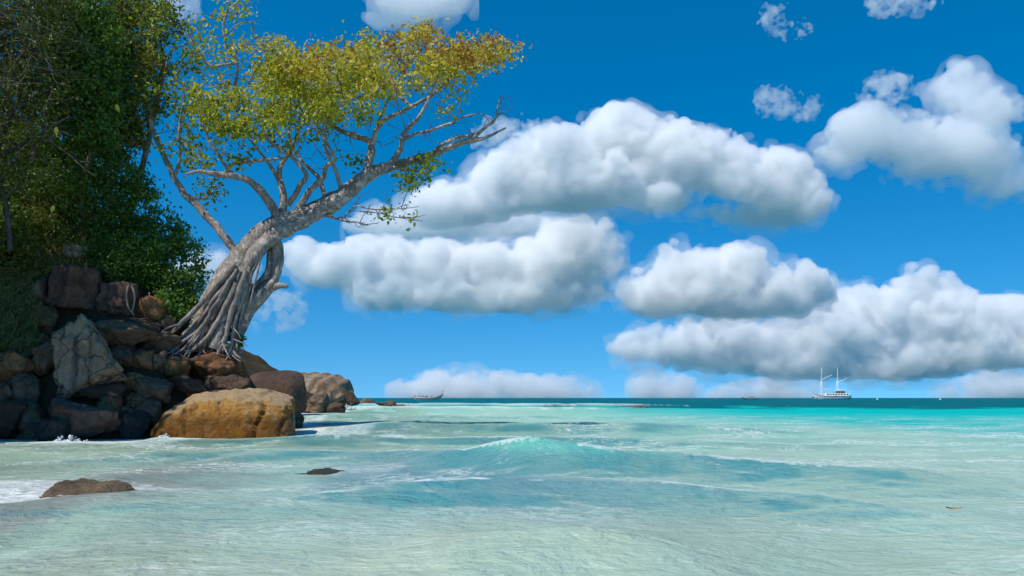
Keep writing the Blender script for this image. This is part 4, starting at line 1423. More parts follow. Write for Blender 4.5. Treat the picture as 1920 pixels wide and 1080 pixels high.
# thick dead branch hanging over the dark hollow
bag = Bag()
pl = px3([(58, 300), (68, 272), (88, 262), (112, 246), (128, 252)], 26.9)
bag.tube(catmull(pl, 6), np.linspace(0.09, 0.04, 25), 8, 0.15)
for q in (px3([(88, 262), (120, 284), (150, 302), (172, 304)], 26.9), px3([(96, 266), (128, 290), (160, 318), (178, 330)], 26.8), px3([(68, 280), (84, 296), (90, 310)], 26.9)):
    q = catmull(q, 6)
    bag.tube(q, np.linspace(0.035, 0.012, len(q)), 6, 0.1)
o = link('dead_branch', bag.mesh('dead_branch', pl[0]), M_DTWIG)
o.location = pl[0]
tag(o, 'forked dead branch hanging in front of the dark hollow at the left', 'branch')

# trees of the same wood that stand left of the picture and keep the rocks in shade
for k, (x, y, zc, rx, rz) in enumerate(((-18.6, 21.2, 10.0, 2.8, 3.4), (-23.0, 19.5, 14.5, 4.4, 4.4))):
    bs_ = (x - 3.0, y, ground(x - 3.0, y) - 0.1)
    tp = [bs_, (x - 2.4, y, bs_[2] * 0.6 + zc * 0.4), (x - 0.8, y, zc - 0.6), (x, y, zc + rz * 0.6)]
    make_plant('slope_tree', ['broad tree of the slope outside the left edge', 'tallest tree of the slope outside the left edge'][k], 'tree',
               [((x, y, zc), (rx, rx, rz)), ((x - rx * .6, y + .5, zc + 1), (rx * .8, rx * .8, rz * .8))], bs_, M_LDARK, g, 0.30, 26, 0.42, 0.36, trunk=[(np.array(tp), [.3, .25, .16, .05])], bark=M_TWIG, group=GT)


# ------------------------------------------------------------------ boats
def plain_mat(name, colr, rough=0.55, var=0.15, scale=3.0):
    t = NT(name)
    tc = t.n('TexCoord')
    n = t.noise(tc.outputs['Object'], scale, 5, 0.6)
    c = t.mix(var, colr, t.ramp(n.outputs[0], [(0.3, 0.4), (0.7, 1.15)]), 'MULTIPLY')
    bs = t.n('BsdfPrincipled', i_Roughness=rough)
    t.l(c, bs.inputs['Base Color'])
    t.l(bs.outputs[0], t.out.inputs['Surface'])
    return t.m


M_WHITE = plain_mat('white_paint', (0.86, 0.85, 0.82), 0.5, 0.08)
M_CREAM = plain_mat('cream_paint', (0.82, 0.77, 0.64))
M_HULLG = plain_mat('dark_green_hull', (0.02, 0.06, 0.045))
M_RED = plain_mat('red_paint', (0.55, 0.07, 0.04))
M_TIMBER = plain_mat('varnished_timber', (0.36, 0.20, 0.09))
M_TAR = plain_mat('tarred_timber', (0.05, 0.04, 0.035))
M_GLASSD = plain_mat('cabin_glass', (0.02, 0.025, 0.03), 0.15)
M_BLUE = plain_mat('blue_cloth', (0.05, 0.16, 0.42))
M_PINK = plain_mat('pink_cloth', (0.62, 0.25, 0.33))
M_SKIN = plain_mat('skin', (0.32, 0.17, 0.10))
M_DARKC = plain_mat('dark_cloth', (0.03, 0.03, 0.04))
M_GREY = plain_mat('grey_metal', (0.30, 0.31, 0.32), 0.4)
M_ROPE = plain_mat('rigging_rope', (0.55, 0.52, 0.45))


def box_mesh(name, c, s, bev=0.0):
    bm = bmesh.new()
    bmesh.ops.create_cube(bm, size=1.0)
    for v in bm.verts:
        v.co = Vector((v.co.x * s[0] + c[0], v.co.y * s[1] + c[1], v.co.z * s[2] + c[2]))
    if bev:
        bmesh.ops.bevel(bm, geom=bm.edges[:], offset=bev, segments=2, affect='EDGES')
    me = bpy.data.meshes.new(name)
    bm.to_mesh(me)
    bm.free()
    return me


def rod(name, pts, r, mat, parent, sides=6):
    b = Bag()
    pts = np.asarray(pts, float)
    p = np.vstack([pts[i] + (pts[i + 1] - pts[i]) * t_ for i in range(len(pts) - 1) for t_ in ((0, .5) if i < len(pts) - 2 else (0, .5, 1))])
    rr = np.linspace(r[0], r[1], len(p)) if hasattr(r, '__len__') else np.full(len(p), r)
    b.tube(p, rr, sides)
    return link(name, b.mesh(name), mat, parent)


def hull_mesh(name, L, stations, thick=0.06):
    """stations: (t along length 0..1, half beam, keel z, deck z, fullness); bow at +x. Closed shell with deck"""
    rows = []
    m = 9
    for (t_, bh, kz, dz, fu) in stations:
        row = []
        for j in range(-m, m + 1):
            a = abs(j) / m
            yy = bh * a ** fu
            zz = kz + (dz - kz) * a ** 1.7
            row.append(((t_ - 0.5) * L, math.copysign(yy, j) if j else 0.0, zz))
        rows.append(row)
    V = np.array(rows).reshape(-1, 3)
    ni, nj = len(rows), 2 * m + 1
    idx = np.arange(ni * nj).reshape(ni, nj)
    F = np.stack([idx[:-1, :-1], idx[1:, :-1], idx[1:, 1:], idx[:-1, 1:]], -1).reshape(-1, 4).tolist()
    for i in range(ni - 1):       # deck a little below the rail
        F.append([idx[i, 0], idx[i, -1], idx[i + 1, -1], idx[i + 1, 0]])
    F.append(list(idx[0, ::-1]))
    F.append(list(idx[-1]))
    me = bpy.data.meshes.new(name)
    me.from_pydata(V.tolist(), [], F)
    me.update()
    bm = bmesh.new()
    bm.from_mesh(me)
    bmesh.ops.recalc_face_normals(bm, faces=bm.faces[:])
    bm.to_mesh(me)
    bm.free()
    return me


def strip_mesh(name, L, st, z0f, z1f, off=0.03):
    """a painted strake: band along both sides between two height fractions"""
    V, F = [], []
    for s in (-1, 1):
        b = len(V)
        for (t_, bh, kz, dz, fu) in st:
            for q in (z0f, z1f):
                a = ((q)) ** (1 / 1.7)
                V.append(((t_ - 0.5) * L, s * (bh * a ** fu + off), kz + (dz - kz) * q))
        for i in range(len(st) - 1):
            F.append([b + 2 * i, b + 2 * i + 1, b + 2 * i + 3, b + 2 * i + 2])
    me = bpy.data.meshes.new(name)
    me.from_pydata(V, [], F)
    me.update()
    return me


def person(label, loc, rotz, shirt, trousers, seated=True, scale=1.0, stand_h=1.7):
    """one continuous body from merged capsules, seated or standing"""
    if seated:
        caps = [((0, 0, .62), (0, 0, .95), .15), ((0, 0, .95), (0, 0.02, 1.10), .13), ((0, 0, 1.10), (0, 0.02, 1.22), .055), ((0, .02, 1.30), (0, .03, 1.36), .105)]
        for s in (-1, 1):
            caps += [((s * .10, 0, .55), (s * .14, .42, .52), .085), ((s * .14, .42, .52), (s * .14, .46, .10), .06), ((s * .14, .46, .06), (s * .15, .60, .05), .045),
                     ((s * .19, 0, 1.08), (s * .25, .06, .82), .05), ((s * .25, .06, .82), (s * .17, .32, .72), .042), ((s * .17, .34, .72), (s * .15, .42, .70), .04)]
    else:
        caps = [((0, 0, .95), (0, 0, 1.28), .15), ((0, 0, 1.28), (0, 0, 1.40), .14), ((0, 0, 1.40), (0, 0.01, 1.52), .055), ((0, .01, 1.58), (0, .02, 1.65), .105)]
        for s in (-1, 1):
            caps += [((s * .09, 0, .92), (s * .11, .03, .48), .085), ((s * .11, .03, .48), (s * .12, 0, .08), .06), ((s * .12, 0, .05), (s * .13, .16, .045), .045),
                     ((s * .19, 0, 1.38), (s * .26, -.02, 1.10), .05), ((s * .26, -.02, 1.10), (s * .24, .12, .86), .042), ((s * .24, .13, .84), (s * .24, .16, .76), .04)]
    st = 0.03
    lo = np.array((-.45, -.35, -.05))
    shp = (31, 36, 64)
    ax = [lo[k] + np.arange(shp[k]) * st for k in range(3)]
    X, Y, Z = np.meshgrid(*ax, indexing='ij')
    acc = np.zeros(shp)
    for a, b, r in caps:
        a, b = np.array(a), np.array(b)
        ab = b - a
        t_ = np.clip(((X - a[0]) * ab[0] + (Y - a[1]) * ab[1] + (Z - a[2]) * ab[2]) / (ab @ ab + 1e-9), 0, 1)
        d = np.sqrt((X - a[0] - t_ * ab[0]) ** 2 + (Y - a[1] - t_ * ab[1]) ** 2 + (Z - a[2] - t_ * ab[2]) ** 2) - r
        acc += np.exp(-np.clip(d, -1, 1) / 0.02)
    f = 0.02 * np.log(acc + 1e-12)
    gr = openvdb.FloatGrid(-1.0)
    gr.copyFromArray(f.astype(np.float32))
    p, q = gr.convertToQuads(0.0)
    p = np.asarray(p, float) * st + lo
    q = np.asarray(q)
    me = quads('person', p * scale, q, True)
    for m_ in (M_SKIN, shirt, trousers, M_TAR):
        me.materials.append(m_)
    cz = p[q].mean(1)
    sh0, sh1, top = (.62, 1.14, 1.38) if seated else (.92, 1.44, 1.66)
    arm = np.abs(cz[:, 0]) > 0.235
    mi = np.where(cz[:, 2] > top - 0.02, 3, np.where((cz[:, 2] > sh0) & (cz[:, 2] < sh1) & ~(arm & (cz[:, 2] < sh1 - .3)), 1, np.where((cz[:, 2] <= sh0) & (cz[:, 2] > 0.12) & ~arm, 2, 0)))
    me.polygons.foreach_set('material_index', mi.astype(np.int32))
    o = link('person', me)
    o.location = loc
    o.rotation_euler = (0, 0, rotz)
    tag(o, label, 'person', 'people aboard the boats')
    return o


# --- long-tail fishing boat, bow to the right
DB = 470.0
LB = 53 / FPX * DB
bc = at(803, 0, DB)
boat = empty('longtail_boat', (bc.x, DB, -0.05))
tag(boat, 'wooden long-tail fishing boat with upswept prow at the left on the horizon', 'boat')
ST = [(0.0, 1.0, .05, 1.9, .35), (.08, 1.35, -.25, 1.75, .35), (.22, 1.6, -.4, 1.6, .35), (.45, 1.7, -.45, 1.6, .35), (.65, 1.5, -.4, 1.8, .4), (.8, 1.05, -.15, 2.3, .5), (.9, .6, .45, 3.0, .6), (.96, .28, 1.3, 3.7, 1), (1.0, .10, 2.4, 4.4, 1)]
hull = link('hull', hull_mesh('hull', LB, ST), M_CREAM, boat)
link('strake', strip_mesh('strake', LB, ST, 0.40, 0.74), M_TIMBER, hull)
link('rail', strip_mesh('rail', LB, ST, 0.80, 1.03, 0.05), M_WHITE, hull)
link('waterline', strip_mesh('waterline', LB, ST, 0.14, 0.26), M_HULLG, hull)
prow = rod('prow', [(LB * .5 - .15, 0, 3.2), (LB * .5 + .35, 0, 5.0), (LB * .5 + .75, 0, 6.6)], (0.24, 0.10), M_TIMBER, boat)
for k, m_ in enumerate((M_RED, M_WHITE, M_BLUE)):
    rod('ribbon', [(LB * .5 + .25 + .06 * k, -.22, 4.6 - .25 * k), (LB * .5 + .2 + .1 * k, -.34, 3.5 - .3 * k), (LB * .5 + .15, -.3, 2.7 - .2 * k)], (0.14, 0.10), m_, prow)
link('canopy', box_mesh('canopy', (-.4, 0, 3.15), (LB * .36, 2.5, .14), .05), M_WHITE, boat)
for px_, py_ in ((-3.0, -1.15), (-3.0, 1.15), (-.4, -1.2), (-.4, 1.2), (2.2, -1.15), (2.2, 1.15)):
    rod('post', [(px_, py_, 1.4), (px_, py_, 3.1)], 0.06, M_TIMBER, boat)
for k in range(4):
    link('crate', box_mesh('crate', (-1.8 + 1.15 * k, -.4, 1.98), (.95, 1.1, .7), .04), [M_TIMBER, M_HULLG, M_CREAM, M_RED][k], boat)
engine = link('engine', box_mesh('engine', (-LB * .5 + .5, 0, 2.25), (1.2, .7, .8), .1), M_GREY, boat)
rod('propeller_shaft', [(-LB * .5 - .1, 0, 2.1), (-LB * .5 - 2.2, 0, .2)], 0.08, M_TAR, engine)
rod('tiller', [(-LB * .5 + .9, 0, 2.4), (-LB * .5 + 2.2, .2, 2.8)], 0.05, M_GREY, engine)
rod('flag_pole', [(-LB * .5 + 3.0, .3, 1.7), (-LB * .5 + 3.0, .3, 5.0)], 0.06, M_TAR, boat)
z0 = -0.15 + 1.62
person('person in a blue shirt standing at the stern of the fishing boat', (bc.x - LB * .5 + 2.6, DB - .3, z0 - .05), R(-90), M_BLUE, M_DARKC, False)
person('person in dark clothes seated aft in the fishing boat', (bc.x - LB * .5 + 3.9, DB - .7, z0 - .05), R(-60), M_DARKC, M_DARKC, True)
person('person in a red shirt seated under the canopy of the fishing boat', (bc.x - 3.3, DB - .9, z0 - .05), R(-90), M_RED, M_DARKC, True)

# --- two-masted schooner at anchor, bow to the left
DS = 640.0
sc_ = DS / FPX
scx = at(1558, 0, DS).x
ship = empty('schooner', (scx, DS, -0.2))
tag(ship, 'white two-masted schooner with dark waterline anchored at the right', 'ship')
LS = 72 * sc_
SS = [(0.0, 2.6, .4, 3.4, .45), (.06, 3.1, -.4, 3.2, .5), (.25, 3.6, -1, 2.9, .5), (.5, 3.7, -1, 2.8, .5), (.72, 3.2, -.8, 3.0, .55), (.88, 2.0, -.2, 3.8, .7), (.96, .9, 1.0, 4.5, .9), (1.0, .2, 2.4, 4.9, 1)]


def flip(me):
    for v in me.vertices:
        v.co.x = -v.co.x
    me.flip_normals()
    return me


hull = link('hull', flip(hull_mesh('hull', LS, SS)), M_WHITE, ship)
link('waterline', flip(strip_mesh('waterline', LS, SS, 0.12, 0.42, .05)), M_HULLG, hull)
link('rail', flip(strip_mesh('rail', LS, SS, 0.93, 1.04, .06)), M_TIMBER, hull)
bow = -LS / 2
rod('bowsprit', [(bow + 2.0, 0, 4.2), (bow - 3.5, 0, 5.2), (bow - 8.2, 0, 6.1)], (0.35, 0.2), M_WHITE, ship)
house = link('deckhouse', box_mesh('deckhouse', (4.6, 0, 4.1), (19.0, 4.6, 2.3), .2), M_WHITE, ship)
for k in range(8):
    link('window', box_mesh('window', (-3.4 + 2.25 * k, -2.33, 4.35), (1.25, .10, .95)), M_GLASSD, house)
upper = link('wheelhouse', box_mesh('wheelhouse', (7.6, 0, 6.0), (6.0, 3.8, 1.6), .15), M_TIMBER, ship)
for k in range(3):
    link('window', box_mesh('window', (5.7 + 1.9 * k, -1.93, 6.1), (1.3, .10, .8)), M_GLASSD, upper)
link('awning', box_mesh('awning', (4.8, 0, 7.05), (20.0, 5.0, .22), .08), M_WHITE, ship)
for k in range(6):
    rod('awning_post', [(-4.6 + 3.8 * k, -2.3, 3.0), (-4.6 + 3.8 * k, -2.3, 7.0)], 0.09, M_WHITE, ship)
ty = 0.0
fm, mm = (1540 - 1558) * sc_, (1570 - 1558) * sc_
for (mx_, gy0, gx1, gy1, lb) in ((fm, 712, (1560 - 1558) * sc_, 703, 'fore'), (mm, 718, (1588 - 1558) * sc_, 709, 'main')):
    z = lambda py: (HY - py) * sc_ + CAMZ + 0.2
    top = z(691)
    mast = rod('mast', [(mx_, 0, 2.5), (mx_, 0, z(716)), (mx_ + .2, 0, top)], (0.42, 0.16), M_WHITE, ship, 8)
    rod('mast_leg', [(mx_ - 2.0, .8, 3.2), (mx_ - .15, 0.1, z(714))], 0.16, M_WHITE, mast)
    rod('mast_leg', [(mx_ + 1.4, -.8, 3.2), (mx_ + .15, -0.1, z(714))], 0.16, M_WHITE, mast)
    rod('gaff', [(mx_ + .2, 0, z(gy0)), (gx1, 0, z(gy1))], (0.32, 0.2), M_WHITE, mast)
    rod('boom', [(mx_ + .3, 0, 8.2), (mx_ + 9.5, 0, 8.6)], (0.22, 0.14), M_WHITE, mast)
    for s in (-1, 1):
        rod('shroud', [(mx_ + .1, 0, top - 1.0), (mx_ + 1.6, s * 3.2, 3.2)], 0.035, M_ROPE, mast, 4)
        rod('shroud', [(mx_ + .1, 0, z(712)), (mx_ - 1.6, s * 3.2, 3.2)], 0.035, M_ROPE, mast, 4)
    rod('topping_line', [(mx_ + .2, 0, top - .5), (gx1, 0, z(gy1))], 0.035, M_ROPE, mast, 4)
zt = (HY - 691) * sc_ + CAMZ + 0.2
rod('stay', [(bow - 8.0, 0, 6.1), (fm, 0, zt - .5)], 0.04, M_ROPE, ship, 4)
rod('stay', [(bow - 3.5, 0, 5.2), (fm, 0, zt - 6)], 0.04, M_ROPE, ship, 4)
rod('stay', [(fm, 0, zt - .5), (mm, 0, zt - .5)], 0.03, M_ROPE, ship, 4)
rod('stern_flagstaff', [(LS / 2 - .4, 0, 3.4), (LS / 2 + .8, 0, 8.0)], 0.06, M_WHITE, ship)
dy = empty('dinghy', (scx + 1.5, DS - 6.5, -0.1))
tag(dy, 'small grey dinghy lying alongside the schooner', 'boat')
DSN = [(0.0, .7, 0, .7, .5), (.3, .85, -.1, .65, .5), (.7, .75, -.1, .75, .55), (.9, .4, .1, .95, .8), (1.0, .06, .5, 1.1, 1)]
link('hull', hull_mesh('hull', 5.6, DSN), M_GREY, dy)
link('thwart', box_mesh('thwart', (.3, 0, .72), (.35, 1.4, .08)), M_TIMBER, dy)
link('outboard_motor', box_mesh('outboard_motor', (-2.9, 0, .75), (.4, .4, .8), .08), M_TAR, dy)
person('person in a pink shirt standing on the deck of the schooner', (scx + 2.6, DS - 3.0, 2.75), R(180), M_PINK, M_DARKC, False, 1.1)
person('person in white trousers seated in the dinghy', (scx + 1.2, DS - 6.5, 0.2), R(-90), M_DARKC, M_WHITE, True)

# --- low cabin boat farther out
DC = 760.0
cc = at(1406, 0, DC)
cb = empty('cabin_boat', (cc.x, DC, -0.1))
tag(cb, 'low cream boat with an awning far out, left of the schooner', 'boat')
LC = 31 / FPX * DC
CS = [(0.0, 1.2, .0, 1.5, .5), (.2, 1.6, -.3, 1.3, .55), (.5, 1.7, -.35, 1.3, .55), (.8, 1.1, -.1, 1.7, .7), (.95, .4, .8, 2.3, .9), (1.0, .1, 1.5, 2.6, 1)]
hull = link('hull', flip(hull_mesh('hull', LC, CS)), M_HULLG, cb)
link('rail', flip(strip_mesh('rail', LC, CS, 0.7, 1.03, .06)), M_CREAM, hull)
link('canopy', box_mesh('canopy', (1.0, 0, 2.9), (LC * .5, 2.6, .2), .06), M_CREAM, cb)
cab = link('cabin', box_mesh('cabin', (1.5, 0, 1.95), (5.0, 2.0, 1.0), .1), M_WHITE, cb)
for k in range(4):
    link('window', box_mesh('window', (-.2 + 1.15 * k, -1.04, 2.05), (.7, .1, .5)), M_GLASSD, cab)
for k in range(4):
    rod('post', [(-2.8 + 2.5 * k, -1.2, 1.2), (-2.8 + 2.5 * k, -1.2, 2.85)], 0.07, M_TIMBER, cb)

# --- two mooring buoys
for px_, lb in ((1645, 'white mooring buoy right of the schooner'), (1763, 'white mooring buoy farthest right on the horizon')):
    c_ = at(px_, 0, 560.0)
    bo = empty('buoy', (c_.x, 560.0, 0.0))
    tag(bo, lb, 'buoy', 'mooring buoys')
    bm = bmesh.new()
    bmesh.ops.create_uvsphere(bm, u_segments=16, v_segments=10, radius=0.62)
    for v in bm.verts:
        v.co.z = v.co.z * 0.85 + 0.2
    me = bpy.data.meshes.new('float')
    bm.to_mesh(me)
    bm.free()
    link('float', me, M_WHITE, bo)
    rod('staff', [(0, 0, .6), (0, 0, 1.7)], 0.09, M_WHITE, bo)

# ------------------------------------------------------------------ surf and small things
t = NT('white_water')
bs = t.n('BsdfPrincipled', i_Roughness=0.5)
bs.inputs['Base Color'].default_value = (0.80, 0.84, 0.86, 1)
tl = t.n('BsdfTranslucent', i_Color=(0.75, 0.82, 0.85, 1))
mx = t.n('MixShader')
mx.inputs[0].default_value = 0.35
t.l(bs.outputs[0], mx.inputs[1])
t.l(tl.outputs[0], mx.inputs[2])
t.l(mx.outputs[0], t.out.inputs['Surface'])
M_SPRAY = t.m


def splash(label, px0, px1, py_top, py_base, d, seed, n=60):
    """a burst of white water: merged lobes and loose drops"""
    g = np.random.default_rng(seed)
    s = d / FPX
    w, hgt = (px1 - px0) * s, (py_base - py_top) * s
    st = max(w, hgt) / 60
    lo = np.array((-w * 0.65, -0.35, -0.15))
    shp = (int(w * 1.3 / st) + 1, int(0.7 / st) + 1, int((hgt * 1.35 + 0.15) / st) + 1)
    ax = [lo[k] + np.arange(shp[k]) * st for k in range(3)]
    X, Y, Z = np.meshgrid(*ax, indexing='ij')
    f = np.full(shp, -1.0)
    for k in range(n):
        cx_ = g.normal(0, w * 0.2) if k % 3 else g.uniform(-w / 2, w / 2)
        top = hgt * g.uniform(0.15, 1.0) * math.exp(-(cx_ / (w * 0.38)) ** 2)
        cz_ = g.uniform(-0.05, 1.0) * top
        r = g.uniform(0.016, 0.045) * (1.2 - 0.7 * cz_ / max(hgt, 0.01)) if k % 4 else g.uniform(0.05, 0.10)
        cz_ = cz_ if k % 4 else 0.0
        c_ = (cx_, g.normal(0, 0.12), cz_)
        f = np.maximum(f, r - np.sqrt((X - c_[0]) ** 2 + (Y - c_[1]) ** 2 + ((Z - c_[2]) * 0.8) ** 2))
    f = f + 0.012 * lattice_noise(shp, 4, g)
    f[0] = f[-1] = -1
    f[:, 0] = f[:, -1] = -1
    f[:, :, 0] = f[:, :, -1] = -1
    gr = openvdb.FloatGrid(-1.0)
    gr.copyFromArray(f.astype(np.float32))
    p, q = gr.convertToQuads(0.0)
    o = link('surf_splash', quads('surf_splash', np.asarray(p, float) * st + lo, np.asarray(q)), M_SPRAY)
    o.location = at((px0 + px1) / 2, py_base, d)
    tag(o, label, 'splash', 'surf breaking on the rocks', 'stuff')


splash('burst of white surf over the black wet rock at the left', 88, 182, 812, 836, 22.6, 61, 420)
splash('small tongue of surf at the left end of the golden boulder', 296, 320, 812, 828, 23.6, 62, 120)
splash('line of white surf in front of the far brown rock', 636, 668, 752, 766, 74.0, 63, 120)

# leaf-shaped blade standing in for an orange-brown sand patch at the right
V = []
F = []
nl = 12
for i in range(nl + 1):
    u = i / nl
    wd = 0.055 * math.sin(math.pi * u ** 0.8) ** 0.9
    for j, sgn in enumerate((-1, 0, 1)):
        V.append(((u - 0.5) * 0.26, sgn * wd, 0.018 * abs(sgn) + 0.05 * (u - 0.5) ** 2 * 4 * 0.5))
for i in range(nl):
    for j in range(2):
        F.append((3 * i + j, 3 * i + j + 1, 3 * i + j + 4, 3 * i + j + 3))
me = bpy.data.meshes.new('leaf_shape')
me.from_pydata(V, [], F)
me.update()
o = link('leaf_shape', me, plain_mat('patch_brown', (0.36, 0.24, 0.10), 0.7, 0.4, 30))
lx = at(1788, 0, 8.7).x
o.location = (lx, 8.7, float(sea_height(np.array([lx]), np.array([8.7]))[0]) + 0.008)
o.rotation_euler = (0.1, 0.05, 0.2)
o.scale = (0.8, 0.7, 0.6)
tag(o, 'yellow-brown leaf shape in place of a thin sand patch, right foreground', 'leaf')
# big yellow leaves that catch the eye in the dark foliage
trees = [x for x in col.objects if x.name.startswith('slope_tree') and x.parent is None]
M_YLEAF = plain_mat('yellow_leaf', (0.62, 0.46, 0.05), 0.6, 0.3, 12)
for k, (px_, py_, d_, L, tr_) in enumerate(((220, 204, 28.0, 0.32, 1), (105, 246, 26.0, 0.30, 2), (98, 392, 25.4, 0.26, 2))):
    par = trees[min(tr_, len(trees) - 1)]
    m2 = me.copy()
    m2.materials.clear()
    lf = link('leaf', m2, M_YLEAF, par)
    lf.location = at(px_, py_, d_) - par.location
    lf.rotation_euler = (1.2, 1.3 + 0.3 * k, 0.4)
    lf.scale = (L / 0.26,) * 3
# ------------------------------------------------------------------ clouds: closed bodies of scattering vapour far out over the sea, each with a thin fringe
CLOUD_MATS = {}


def cloud_mat(dens):
    if dens in CLOUD_MATS:
        return CLOUD_MATS[dens]
    t = NT('cloud_vapour_%g' % dens)
    v = t.n('VolumeScatter')
    v.inputs['Color'].default_value = (1.0, 1.0, 1.0, 1)
    v.inputs['Density'].default_value = dens
    v.inputs['Anisotropy'].default_value = 0.0
    a = t.n('VolumeAbsorption')
    a.inputs['Color'].default_value = (0.0, 0.0, 0.0, 1)
    a.inputs['Density'].default_value = dens * 0.02
    ad = t.n('AddShader')
    t.l(v.outputs[0], ad.inputs[0])
    t.l(a.outputs[0], ad.inputs[1])
    t.l(ad.outputs[0], t.out.inputs['Volume'])
    CLOUD_MATS[dens] = t.m
    return t.m


def make_cloud(label, blobs, dist, dens_px=0.075, fringe_px=0.0075, step=2.7, puff=1.0, seed=1, base=None, thick=0.7, wisp=1.0):
    """blobs: (px, py, rx, ry[, dy]) in photo pixels; the body is scaled to metres at its distance"""
    g = np.random.default_rng(seed)
    B = np.array([(b[0], b[1], b[2], b[3], b[4] if len(b) > 4 else g.normal(0, 8)) for b in blobs], float)
    ryd = np.minimum(B[:, 2], B[:, 3] * 1.5) * thick
    pad = 30
    lo = np.array([(B[:, 0] - B[:, 2]).min(), (B[:, 4] - ryd).min(), (B[:, 1] - B[:, 3]).min()]) - pad
    hi = np.array([(B[:, 0] + B[:, 2]).max(), (B[:, 4] + ryd).max(), (B[:, 1] + B[:, 3]).max()]) + pad
    shp = tuple(int(math.ceil((hi[k] - lo[k]) / step)) + 1 for k in range(3))
    x = (lo[0] + np.arange(shp[0]) * step)[:, None, None].astype(np.float32)
    y = (lo[1] + np.arange(shp[1]) * step)[None, :, None].astype(np.float32)
    z = (lo[2] + np.arange(shp[2]) * step)[None, None, :].astype(np.float32)
    k = 6.0
    acc = np.zeros(shp, np.float32)
    for (bx, by, rx, rz, dy), ry in zip(B, ryd):
        q = np.sqrt(((x - bx) / rx) ** 2 + ((y - dy) / ry) ** 2 + ((z - by) / rz) ** 2)
        sd = (1 - q) * min(rx, ry, rz)
        acc += np.exp(np.clip(sd, -120, 120) / k).astype(np.float32)
    f0 = k * np.log(acc + 1e-6)
    # cauliflower billows, weaker towards the flat base
    up = np.clip((hi[2] - pad - z) / (hi[2] - lo[2] - 2 * pad), 0, 1)      # 1 at top, 0 at base (z runs downwards)
    tilt = np.clip(np.gradient(f0, step, axis=2) * 0.9 + 0.45, 0, 1)         # 1 on upward faces, 0 underneath
    wgt = (0.22 + 0.78 * tilt) * np.clip((f0 + 22) / 16, 0, 1)
    n = np.zeros(shp, np.float32)
    for wl, am in ((60, 7), (32, 7.5), (17, 7.0), (10, 5.4)):
        nn = lattice_noise(shp, wl / step, g)
        n += am * (np.abs(nn) * 1.6 - 0.95)
    f = f0 + n * wgt * puff
    soft = np.zeros(shp, np.float32)
    for wl, am in ((40, 6), (22, 7), (12, 8)):
        soft += am * lattice_noise(shp, wl / step, g)
    if dens_px == 0:
        soft += 7.0 * lattice_noise(shp, 6.5 / step, g) + 5.0 * lattice_noise(shp, 4.2 / step, g) - 5.0
    fr = np.maximum(f0 + 6.0 + (4.0 * (1 - tilt)) + 1.25 * soft * wisp * np.clip((f0 + 30) / 16, 0, 1), f + 2.0 if dens_px > 0 else -50.0)
    if base is not None:
        cut = (base - z) * 0.8 + 3.0 * lattice_noise(shp, 60 / step, g)
        f = np.minimum(f, cut)
        fr = np.minimum(fr, cut + 2)
    s = dist / FPX
    c = at(B[:, 0].mean(), B[:, 1].max(), dist)

    def surf(name, fld, skip=1):
        fld = fld[::skip, ::skip, ::skip].copy()
        fld[0] = fld[-1] = -50
        fld[:, 0] = fld[:, -1] = -50
        fld[:, :, 0] = fld[:, :, -1] = -50
        gr = openvdb.FloatGrid(-50.0)
        gr.copyFromArray(np.clip(fld, -50, 50))
        pts, qd = gr.convertToQuads(0.0)
        pts = np.asarray(pts, float) * (step * skip) + lo
        W = np.empty_like(pts)
        W[:, 0] = (pts[:, 0] - CX) * s - c.x
        W[:, 1] = pts[:, 1] * s
        W[:, 2] = CAMZ + (HY - pts[:, 2]) * s - c.z
        return quads(name, W, np.asarray(qd), True)
    if dens_px > 0:
        core = f - 7.0
        o = link('cloud', surf('cloud', f), cloud_mat(round(0.55 * dens_px / s, 6)))
        o.location = c
        if core.max() > 4:
            tag(link('core', surf('core', core, 2), cloud_mat(round(0.5 * dens_px / s, 6)), o), kind='stuff')
        e = link('fringe', surf('fringe', fr, 2), cloud_mat(round(fringe_px / s, 6)), o)
        tag(e, kind='stuff')
    else:
        o = link('cloud', surf('cloud', fr), cloud_mat(round(fringe_px / s, 6)))
        o.location = c
    tag(o, label, 'cloud', 'white cumulus clouds over the sea')
    return o


make_cloud('largest white cumulus, arching over a blue gap in mid sky',
           [(1165, 257, 76, 56), (1040, 292, 74, 42), (960, 325, 66, 42), (1080, 340, 140, 58), (1250, 288, 70, 55), (1318, 302, 74, 56), (1376, 335, 52, 46), (1452, 345, 58, 56), (1502, 376, 44, 38),
            (1432, 398, 88, 22), (900, 378, 84, 42), (1235, 375, 60, 26), (830, 395, 60, 34)], 5200, seed=3)
make_cloud('long flat cumulus with a bright knob at its right end, behind the leaning tree',
           [(1080, 447, 60, 42), (1128, 490, 38, 46), (700, 492, 72, 42), (800, 497, 100, 42), (920, 502, 110, 42), (1020, 500, 100, 48), (850, 545, 170, 36), (980, 553, 150, 32), (620, 506, 60, 34),
            (568, 482, 38, 28), (720, 562, 58, 18)], 6200, seed=5)
make_cloud('thin grey cloud layer between the arching cloud and the long flat one', [(760, 424, 96, 30), (880, 418, 116, 30), (970, 428, 66, 20), (830, 388, 62, 22)], 7600, seed=6, dens_px=0.03, fringe_px=0.01, step=3)
make_cloud('round-topped cumulus right of centre, above the big grey-based bank',
           [(1265, 500, 44, 40), (1330, 520, 70, 42), (1395, 505, 54, 40), (1226, 548, 62, 42), (1340, 558, 120, 34), (1450, 556, 90, 36), (1500, 538, 44, 38), (1390, 580, 120, 14)], 7000, seed=8)
